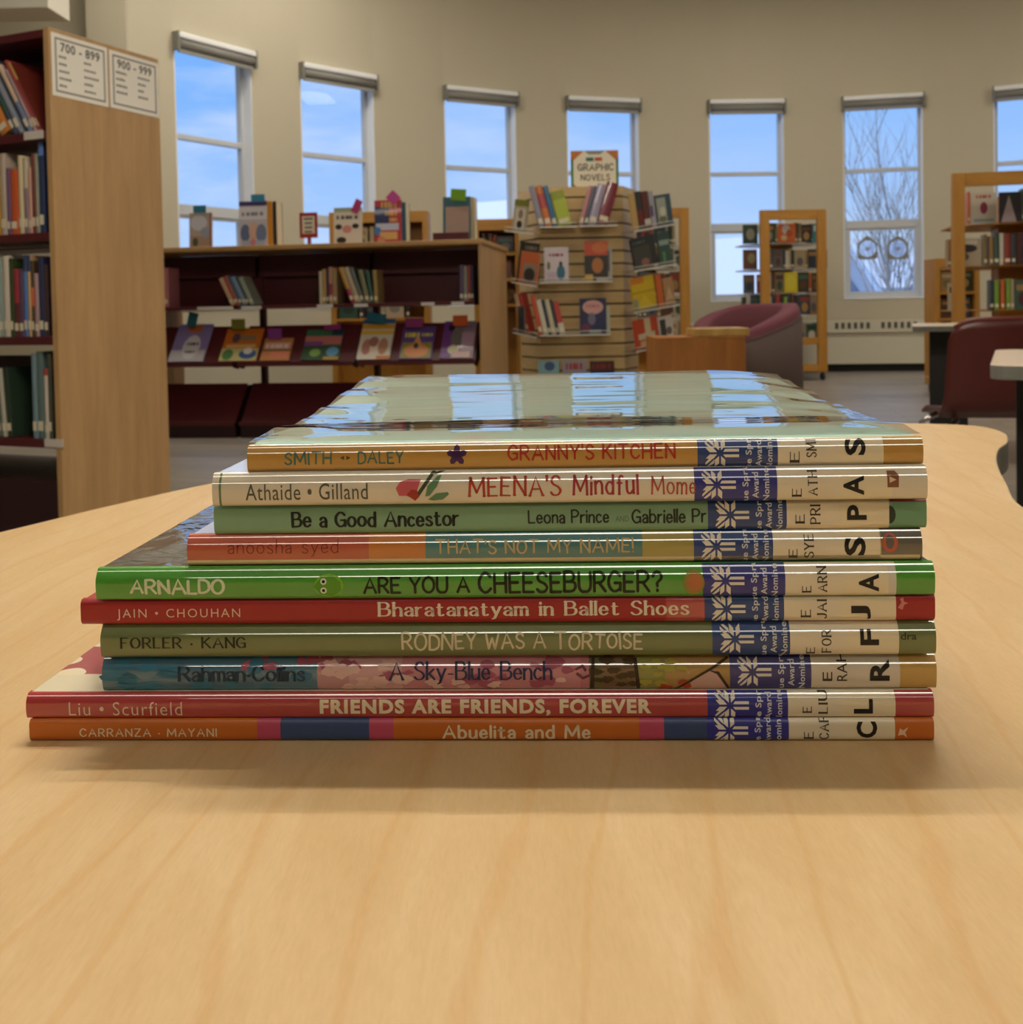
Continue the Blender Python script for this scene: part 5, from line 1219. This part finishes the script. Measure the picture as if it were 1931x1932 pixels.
def tray(F, y0, c0, c1, depth, label_k):
    """clear shelf hooked on a face: pixel ends of its front lip"""
    p, q = F.hit(c0[0], c0[1], -depth), F.hit(c1[0], c1[1], -depth)
    if F is FA: p.z = q.z = (p.z + q.z) / 2
    TRAYS.append((F, p, q))
    roll = math.atan2(q.z - p.z, q.x - p.x); L = (q - p).length
    M = Matrix.Rotation(F.yaw, 3, 'Z') @ Matrix.Rotation(-roll, 3, 'Y')
    bm = newbm(); box(bm, 0, L, 0, depth - .002, -.005, 0); box(bm, 0, L, -.004, 0, -.005, .03)
    sh = obj('clear_shelf', bm, ACRYL, tw, F.w(p.x, -depth, p.z) - tw.location, M.to_euler())
    bm = newbm(); box(bm, 0, L, -.006, -.004, -.006, .004); box(bm, 0, L, -.0055, -.004, .027, .032); obj('shelf_lip', bm, ACRYLIC_EDGE, sh)
    return roll
DT = .16
for (F, c0, c1) in ((FA, (1019, 427), (1089, 429)), (FA, (1093, 427), (1166, 425)), (FA, (1019, 534), (1156, 530)), (FA, (1019, 633), (1152, 631)),
                    (FR, (1196, 437), (1272, 423)), (FR, (1196, 512), (1278, 498)), (FR, (1196, 590), (1282, 575)), (FR, (1200, 664), (1284, 646)),
                    (FL, (953, 435), (1008, 441)), (FL, (966, 532), (1014, 540)), (FL, (968, 627), (1014, 637)), (FA, (1019, 722), (1166, 719))):
    tray(F, 0, c0, c1, DT, 0)
GG = 'graphic novels on the tower'
def fbz(F, y, pxl, pyb, wpx, hpx, color, art, words, **k):
    h = F.hit(pxl, pyb, y); best = None
    for f, p, q in TRAYS:          # stand it on the shelf under it
        if f is F and min(p.x, q.x) - .1 < h.x < max(p.x, q.x) + .05:
            zz = p.z + (q.z - p.z) * (h.x - p.x) / (q.x - p.x)
            if best is None or abs(zz - h.z) < abs(best - h.z): best = zz
    if best is not None and abs(best - h.z) < .06: k['z'] = best + (.002 if F is FA else .004)
    if F is not FA: wpx -= 1.5
    return fb(F, y, pxl, pyb, wpx, hpx, color, art, words, GG, **k)
# front face
zr1 = TRAYS[0][1].z + .001; zr1b = TRAYS[1][1].z + .001
row(FA, -.13, 427, zr1, [(1018, 1029, 352, '8A8898', 'grey-lilac paperback', -19), (1030, 1043, 352, 'C87038', 'orange and red paperback', -19, (.45, .8, 'B04848')), (1044, 1054, 352, '3A6A94', 'blue paperback', -19)], 'on the top front shelf of the tower', GG, .1)
a = FA.hit(1055, 427, -.13)
shelf_book(FA, a.x, -.13, zr1 + .001, .105, .28, .12, 'A8B838', 'lime green paperback leaning on the top front shelf of the tower', GG, .24, (.75, 1, '8A9A20'))
row(FA, -.13, 427, zr1b, [(1092, 1100, 352, 'B8848C', 'pink paperback', 21), (1101, 1108, 352, '5A6078', 'slate paperback', 21), (1109, 1125, 350, 'A098B0', 'lavender paperback', 21), (1126, 1148, 348, '7A2C3C', 'thick wine red paperback', 21)], 'leaning on the top front shelf of the tower', GG, .1)
fbz(FA, -.10, 1028, 531, 46, 66, 'C9BEC4', [('o', .5, .05, .85, .5, '2A6478'), ('o', .6, .45, .75, .6, '3A3034'), ('w', .2, .74, .8, .82, '8A3040'), ('o', .1, .35, .25, .6, '6A6A48'), ('r', .1, .05, .5, .3, 'B8A8B8')], 'white graphic novel with a teal figure on the tower')
fbz(FA, -.10, 1104, 529, 44, 76, '2E2C2C', [('r', 0, .65, 1, 1, 'B84A34'), ('o', .3, .7, 1.0, .98, 'C06A38'), ('o', .3, .2, .8, .6, 'A86A34'), ('r', 0, 0, .35, .18, 'C8A040'), ('r', .5, 0, 1, .1, 'B8B4A8')], 'black graphic novel with a red and orange top on the tower')
fbz(FA, -.08, 1140, 529, 16, 64, 'A8A49C', [('r', .2, .3, .7, .9, '5E5E58')], 'grey graphic novel partly behind the black one on the tower')
zr3 = TRAYS[3][1].z + .001
row(FA, -.13, 631, zr3, [(1018, 1026, 556, 'C05030', 'red-orange paperback', -16), (1026.5, 1036, 566, 'CCC6B4', 'cream paperback', -16), (1036.5, 1042, 566, '34405A', 'navy paperback', -16), (1042.5, 1051, 566, 'C4BE9C', 'pale yellow paperback', -16), (1051.5, 1057, 566, '3A4458', 'slate blue paperback', -16), (1057.5, 1068, 570, 'B84840', 'red and white paperback', -16, (0, .35, 'D0C8BC'))], 'on the third front shelf of the tower', GG, .1)
fbz(FA, -.10, 1095, 630, 50, 68, '2A3054', [('o', .1, .55, .9, .95, 'C89A94'), ('o', .3, .25, .6, .6, '6A6880'), ('o', .05, .05, .4, .3, '6A3048'), ('r', .35, .02, .8, .12, '8AA090'), ('w', .25, .74, .75, .82, 'B07078')], 'dark blue graphic novel with a pink cloud on the tower')
fbz(FA, -.075, 1140, 630, 12, 52, 'B8BAA8', [], 'pale green graphic novel behind the dark blue one on the tower')
fbz(FA, -.10, 1062, 722, 46, 40, '8A8890', [('w', .15, .55, .85, .85, '9A2A34')], 'grey graphic novel with red lettering low on the tower')
fbz(FA, -.10, 1114, 722, 46, 37, '3A1E1E', [('w', .1, .6, .9, .85, '7A2A24')], 'dark red graphic novel low on the tower')
fbz(FA, -.10, 1016, 722, 40, 40, '7AA0A8', [('o', .3, .5, .8, .95, '34507A')], 'pale blue graphic novel low on the tower')
# right hand face, shelves hang askew
rl = R_(9.5)
fbz(FR, -.12, 1196, 432, 12, 70, 'B89A60', [], 'tan paperback on the right wing of the tower', roll=rl)
fbz(FR, -.12, 1208, 430, 11, 72, '2A2E34', [('r', 0, .1, 1, .5, '6A2220')], 'black and red paperback on the right wing of the tower', roll=rl)
fbz(FR, -.12, 1219, 428, 13, 70, '5A2A28', [('r', 0, .1, 1, .25, 'C8C0B4')], 'dark red paperback on the right wing of the tower', roll=rl)
fbz(FR, -.12, 1232, 426, 10, 68, 'A09CA8', [('r', 0, .3, .6, .6, '4A4A78')], 'grey-white paperback on the right wing of the tower', roll=rl)
fbz(FR, -.12, 1243, 423, 30, 58, '34505E', [('r', .05, .1, .65, .9, '9AA094'), ('o', .2, .3, .6, .6, 'C8C8B0'), ('o', .1, .1, .6, .3, '6A6A50')], 'slate graphic novel with a pale picture on the right wing of the tower', roll=rl)
fbz(FR, -.12, 1199, 506, 46, 58, '22282C', [('r', .05, .05, .75, .72, '3A3A38'), ('o', .3, .05, .65, .3, '8A5A54'), ('w', .1, .8, .6, .88, '4A5A58')], 'black graphic novel tipped sideways on the right wing of the tower', roll=R_(13))
fbz(FR, -.09, 1247, 494, 24, 62, '34504C', [('r', .1, .6, .9, .75, '8AA09A'), ('r', .3, .1, .5, .4, '5A8A54')], 'teal graphic novel behind the black one on the tower', roll=rl)
fbz(FR, -.12, 1198, 584, 44, 62, 'C8A818', [('r', 0, .8, .55, 1, 'C87A20'), ('r', 0, .5, 1, .56, 'A8901C'), ('t', .1, .02, .9, .45, 'D0B830'), ('r', 0, 0, .2, .35, '8A9070')], 'yellow graphic novel on the right wing of the tower', roll=rl)
fbz(FR, -.115, 1244, 577, 12, 62, 'C4602A', [], 'orange paperback beside the yellow graphic novel on the tower', roll=rl)
fbz(FR, -.11, 1257, 573, 20, 52, 'A88058', [('t', .1, .2, .9, .7, 'C0A078')], 'light brown graphic novel on the right wing of the tower', roll=rl)
fbz(FR, -.12, 1202, 660, 46, 56, 'B84A2C', [('r', .45, .4, .7, 1, 'C8B890'), ('r', .15, .3, .85, .5, 'C4B898'), ('r', .2, .05, .5, .25, 'C8A070')], 'rust red graphic novel on the right wing of the tower', roll=rl)
fbz(FR, -.115, 1248, 652, 28, 52, 'C4BCB0', [('r', .1, .1, .5, .9, '3A3634'), ('o', .5, .3, .9, .6, '6A5A54')], 'black and white graphic novel on the right wing of the tower', roll=rl)
# left hand face
fbz(FL, -.12, 966, 435, 27, 60, '9A9080', [('r', 0, .8, 1, 1, '6A7024'), ('r', .15, .05, .85, .72, 'BDB4A4'), ('o', .3, .1, .7, .35, '1E1C1C'), ('o', .35, .4, .7, .7, '7A6E60')], 'olive topped graphic novel on the left wing of the tower', roll=R_(-9))
fbz(FL, -.12, 978, 532, 36, 60, 'B8623C', [('r', .2, .05, .9, .62, '8A7E6C'), ('o', .25, .05, .85, .5, '3A3430')], 'orange graphic novel with a grey photo on the left wing of the tower', roll=R_(-9))
fbz(FL, -.09, 974, 530, 38, 76, '2A2624', [('w', .3, .82, .9, .92, '7A7466')], 'black graphic novel behind the orange one on the tower', roll=R_(-9))
zr3 = TRAYS[-2][1].z - .006
row(FL, -.12, 632, zr3, [(985, 991, 555, 'B89A74', 'tan paperback', -14), (992, 999, 555, 'A83C34', 'red paperback', -14)], 'leaning on the left wing of the tower', GG, .09)
fbz(FL, -.145, 978, 632, 14, 50, '4A4448', [('r', .1, .1, .9, .9, '3A3436')], 'dark grey graphic novel on the left wing of the tower')
# sign on top
p, q, t_ = at(1078, 349, TY + .15), at(1168, 349, TY + .15), at(1120, 284, TY + .15)
sg = thing('tower_sign', 'white GRAPHIC NOVELS sign with orange and green corners on top of the tower', 'sign', (p.x, TY + .15, ztop))
w = q.x - p.x; h = t_.z - ztop
bm = newbm(); box(bm, 0, w, 0, .008, 0, h); obj('board', bm, mat('DED6C2', .6), sg)
bm = newbm()
for pts, mi in (([(0, h), (w * .28, h), (0, h * .68)], 0), ([(w, h), (w * .72, h), (w, h * .68)], 0), ([(w * .28, h), (w * .72, h), (w * .62, h * .9), (w * .38, h * .9)], 1), ([(0, 0), (.02, 0), (.02, h * .75), (0, h * .8)], 2), ([(w - .02, 0), (w, 0), (w, h * .8), (w - .02, h * .75)], 2),
                ([(0.02, 0), (w * .18, 0), (0.02, h * .12)], 0), ([(w - .02, 0), (w * .82, 0), (w - .02, h * .12)], 0),
                ([(w * .32, h * .72), (w * .48, h * .72), (w * .48, h * .82), (w * .32, h * .82)], 3), ([(w * .5, h * .72), (w * .66, h * .72), (w * .66, h * .82), (w * .5, h * .82)], 4)):
    f = bm.faces.new([bm.verts.new((x, -.001, z)) for x, z in pts]); f.material_index = mi
obj('decoration', bm, [mat(c, .6) for c in ('B8743A', '8A8A84', '3C7A4A', '2E6E6A', 'B85A3A')], sg, fix=False)
bm = newbm()
for t2, a, b_, c2, d2 in (('GRAPHIC', .14, .9, .46, .66), ('NOVELS', .2, .82, .2, .38)):
    for q2 in fit(stroke_text(t2, .17, 0, 1, .03, .3), w * a, w * b_, h * c2, h * d2): bm.faces.new([bm.verts.new((x, -.0014, z)) for x, z in q2])
obj('lettering', bm, mat('55504A', .6), sg, fix=False)

# ------------------------------------------------------------------ armchair, wooden box
ac = at(1408, 575, 8.0)
AC = Frame((ac.x, 8.05, 0), 0)
chair = thing('armchair', 'maroon tub armchair with a grey-brown outer shell behind the wooden box', 'armchair', AC.o, (0, 0, R_(-52)))
# local: +y is the back of the chair ; opening faces -y
def tub(r0, r1, z0f, z1f, name, m, a0=-140, a1=140, n=36, sy=1.0):
    bm = newbm(); ring = []
    for k in range(n + 1):
        a = R_(a0 + (a1 - a0) * k / n); t = abs(2 * k / n - 1)
        d = Vector((math.sin(a), math.cos(a) * sy, 0)); zt2, zb2 = z1f(t), z0f(t)
        pts = [d * r1 + Vector((0, 0, zb2)), d * r1 + Vector((0, 0, zt2 - .03)), d * (r1 - .02) + Vector((0, 0, zt2)), d * (r0 + .02) + Vector((0, 0, zt2)), d * r0 + Vector((0, 0, zt2 - .03)), d * r0 + Vector((0, 0, zb2))]
        ring.append([bm.verts.new(p) for p in pts])
    for a, b2 in zip(ring, ring[1:]):
        for i in range(6):
            f = bm.faces.new((a[i], a[(i + 1) % 6], b2[(i + 1) % 6], b2[i])); f.smooth = True
    bm.faces.new(ring[0]); bm.faces.new(ring[-1][::-1])
    return obj(name, bm, m, chair)
FAB = mat('74404A', .9, bump=.3, bscale=260); FABG = mat('6A5A56', .9, bump=.3, bscale=260)
topz_ = lambda t: .865 - .20 * max(0, (t - .28) / .72) ** 1.3
tub(.40, .425, lambda t: .06, lambda t: topz_(t) - .07, 'outer_shell', FABG)
tub(.27, .405, lambda t: .36, topz_, 'backrest', FAB)
bm = newbm(); tub_pts = [(.27 * math.sin(k * math.pi / 12), .27 * math.cos(k * math.pi / 12)) for k in range(24)]
prism(bm, [(x, y - .08) for x, y in tub_pts], .34, .46); obj('seat_cushion', bm, FAB, chair, bevel=.03)
bm = newbm(); prism(bm, [(x * 1.3, y * 1.3) for x, y in tub_pts], .06, .34); obj('seat_base', bm, FABG, chair, bevel=.01)
bm = newbm(); lathe(bm, [(.3, 0), (.3, .06)], 24); obj('plinth', bm, BLACK, chair)

FB = Frame((0, 6.9, 0), 0); a = FB.hit(1238, 637); b_ = FB.hit(1407, 637)
wb = thing('wooden_box', 'low orange oak box table in front of the armchair', 'table', (a.x, 6.9, 0)); w = b_.x - a.x
bm = newbm(); box(bm, 0, w, 0, .022, 0, a.z - .02); obj('front_panel', bm, CHERRY, wb)
for xx in (0, w - .022):
    bm = newbm(); box(bm, xx, xx + .022, .022, .5, 0, a.z - .02); obj('side_panel', bm, CHERRY, wb)
bm = newbm(); box(bm, 0, w, 0, .5, a.z - .02, a.z); obj('top', bm, CHERRY, wb, bevel=.003)
p = FB.hit(1312, 637); q = FB.hit(1415, 637); t_ = FB.hit(1312, 620).z
bm = newbm(); box(bm, 0, q.x - p.x, 0, .36, 0, t_ - a.z - .001)
tag(obj('wooden_board', bm, BUTCHER, None, (p.x, 6.9, a.z + .0005), None, bevel=.006), 'thick pale butcher-block board lying on the orange oak box', 'board')

# ------------------------------------------------------------------ tables and chair on the right
def side_table(o, yw, w, d, label, legs, pedestal=False):
    th = thing('grey_edged_table', label, 'table', o, (0, 0, yw), 'pale tables with grey edges')
    bm = newbm(); r = .05; pts = []
    for cx, cy, a0 in ((w - r, r, -90), (w - r, d - r, 0), (r, d - r, 90), (r, r, 180)):
        pts += [(cx + r * math.cos(R_(a0 + k * 15)), cy + r * math.sin(R_(a0 + k * 15))) for k in range(7)]
    prism(bm, pts, TZ - .03, TZ, 0, 1); obj('tabletop', bm, [mat('D3BFA6', .4), GREYEDGE], th, bevel=.002)
    for lx, ly, sx, sy in legs:
        bm = newbm(); box(bm, lx, lx + sx, ly, ly + sy, 0.03, TZ - .03); obj('leg', bm, BLACK, th, bevel=.004)
        bm = newbm(); box(bm, lx - .02, lx + sx + .02, ly - .2, ly + sy + .2, 0.0, .03); obj('foot', bm, mat('55554E', .5), th, bevel=.004)
    return th
p0, p1 = on_z(1868, 690, TZ), on_z(1880, 656, TZ); e = p1 - p0
side_table((p0.x, p0.y, 0), math.atan2(-e.x, e.y), 1.3, min(e.length, .8), 'nearer pale table with a thick grey edge beside the maple table', [(.05, .30, .07, .10), (1.1, .30, .07, .10)])
p0 = on_z(1722, 616, TZ)
side_table((p0.x, p0.y, 0), -math.atan2(p0.x, p0.y), 1.6, .9, 'farther pale table with a grey edge and black panel legs behind the maroon chair', [(.09, .30, .20, .12), (1.3, .30, .20, .12)])

CH = Frame(at(1905, 600, 4.0), 0); CH = Frame((CH.o.x, 4.0, 0), R_(-6))
ch = thing('plastic_chair', 'maroon plastic shell chair with chrome legs between the two pale tables', 'chair', CH.o, (0, 0, CH.yaw))
SHELL = mat('55211E', .35)
zc0, zc1 = .44, at(1880, 600, 4.0).z
bm = newbm(); nu, nv = 16, 14; rows = []
for j in range(nv + 1):
    v = j / nv; rw = []
    for i in range(nu + 1):
        u = 2 * i / nu - 1
        if v < .72:
            t = v / .72; z = zc0 - .03 + (zc1 - zc0 + .03) * t; hwid = .232 - .012 * t - .02 * max(0, t - .85) / .15
            zz = z - .035 * max(0, abs(u) - .6) ** 2 * 6 * max(0, (t - .7) / .3); y = -.05 * t + .045 * u * u
            if t < .25: y += .06 * (1 - t / .25) ** 2
            rw.append((u * hwid, y, zz))
        else:
            rw.append(None)
    rows.append(rw)
rows = [r for r in rows if r[0] is not None]
g = [[bm.verts.new(p) for p in r] for r in rows]
for a, b2 in zip(g, g[1:]):
    for i in range(nu):
        f = bm.faces.new((a[i], a[i + 1], b2[i + 1], b2[i])); f.smooth = True
# rolled top rim
o_ = obj('backrest', bm, SHELL, ch); md = o_.modifiers.new('thick', 'SOLIDIFY'); md.thickness = .012; md.offset = 0
bm = newbm(); rim = [(p[0], p[1] + .0, p[2]) for p in rows[-1]]; tube(bm, rim, .009, 8); obj('top_rim', bm, mat('6E302A', .3), ch)
bm = newbm(); g = []
for j in range(9):
    v = j / 8; g.append([bm.verts.new(((2 * i / 10 - 1) * (.215 - .01 * v), .075 + .36 * v, .415 + .012 * (2 * i / 10 - 1) ** 2 + .02 * (1 - v) - .03 * max(0, v - .8) * 4)) for i in range(11)])
for a, b2 in zip(g, g[1:]):
    for i in range(10):
        f = bm.faces.new((a[i], a[i + 1], b2[i + 1], b2[i])); f.smooth = True
o_ = obj('seat', bm, SHELL, ch); md = o_.modifiers.new('thick', 'SOLIDIFY'); md.thickness = .01
for sx in (-1, 1):
    for (ya, yb2) in ((.11, -.02), (.36, .42)):
        bm = newbm(); tube(bm, [(sx * .16, ya, .395), (sx * .215, (ya + yb2) / 2, .36), (sx * .235, yb2, .012)], .0125, 10); obj('leg', bm, CHROME, ch)
        bm = newbm(); lathe(bm, [(.018, 0), (.018, .02)], 10, c=(sx * .235, yb2)); obj('foot_cap', bm, BLACK, ch)

# ------------------------------------------------------------------ two ornaments in the window
a = WIN[5]; chord = RAD * math.cos(R_(HW)); o = Vector((CX + chord * math.sin(R_(a)), CY + chord * math.cos(R_(a)), 0)); FWN = Frame(o, -R_(a))
def ornament(pxl, pxr, pyt, pyb, label):
    y = .10; p, q = FWN.hit(pxl, pyb, y), FWN.hit(pxr, pyb, y); t_ = FWN.hit(pxl, pyt, y).z
    w, h = q.x - p.x, t_ - p.z
    th = thing('window_ornament', label, 'ornament', FWN.w(p.x, y, p.z), (0, 0, FWN.yaw), 'arched ornaments in the window')
    n = 32; cx, cy, r = w / 2, h * .45, w * .435
    def outer(t):
        dx, dz = math.cos(t), math.sin(t)
        best = 9
        for ax, az, lim in ((1, 0, w / 2), (-1, 0, w / 2), (0, -1, cy)):
            k = dx * ax + dz * az
            if k > 1e-6: best = min(best, lim / k)
        ang = R_(32)
        for sg_ in (1, -1):      # gable
            nx_, nz_ = sg_ * math.sin(ang), math.cos(ang); k = dx * nx_ + dz * nz_
            if k > 1e-6: best = min(best, (h - cy) * nz_ / k)
        if dz > 0: best = min(best, w * .56)  if abs(dx) > .25 else best
        return (cx + dx * best, cy + dz * best)
    bm = newbm(); O = []; I = []
    for k in range(n):
        t = 2 * math.pi * k / n + math.pi / 2; ox, oz = outer(t)
        O.append((ox, oz)); I.append((cx + r * math.cos(t), cy + r * math.sin(t)))
    f0, f1, b0, b1 = ([bm.verts.new((x, yy, z)) for x, z in L] for L, yy in ((O, -.006), (I, -.006), (O, .0), (I, .0)))
    for k in range(n):
        j = (k + 1) % n
        bm.faces.new((f0[k], f0[j], f1[j], f1[k])); bm.faces.new((b0[j], b0[k], b1[k], b1[j])); bm.faces.new((f0[k], b0[k], b0[j], f0[j])); bm.faces.new((f1[k], f1[j], b1[j], b1[k]))
    obj('rim', bm, mat('8C8C7E', .6), th)
    bm = newbm(); bm.faces.new([bm.verts.new((x, -.003, z)) for x, z in I]); m = bpy.data.materials.new('frosted_disc'); m.use_nodes = True; nt = m.node_tree; nt.nodes.clear()
    d1 = N(nt, 'ShaderNodeBsdfTranslucent'); d1.inputs['Color'].default_value = lin('E4E4F2'); d2 = N(nt, 'ShaderNodeBsdfTransparent'); mxs = N(nt, 'ShaderNodeMixShader'); mxs.inputs[0].default_value = .35
    nt.links.new(d2.outputs[0], mxs.inputs[1]); nt.links.new(d1.outputs[0], mxs.inputs[2]); oo_ = N(nt, 'ShaderNodeOutputMaterial'); nt.links.new(mxs.outputs[0], oo_.inputs[0])
    obj('disc', bm, m, th, fix=False)
    bm = newbm()
    for k in range(6):
        t = k * math.pi / 3; d_ = Vector((math.cos(t), 0, math.sin(t))); n_ = Vector((-d_.z, 0, d_.x)) * .006
        c0 = Vector((cx, -.0045, cy)); quad(bm, [c0 - n_, c0 + d_ * r * .35 - n_, c0 + d_ * r * .35 + n_, c0 + n_])
    obj('snowflake', bm, mat('9A96A8', .6), th, fix=False)
ornament(1619, 1656, 445, 490, 'arched ornament with a plain frosted disc hanging in the window')
ornament(1675, 1714, 445, 490, 'arched ornament with a dark-centred disc beside the plainer one in the window')
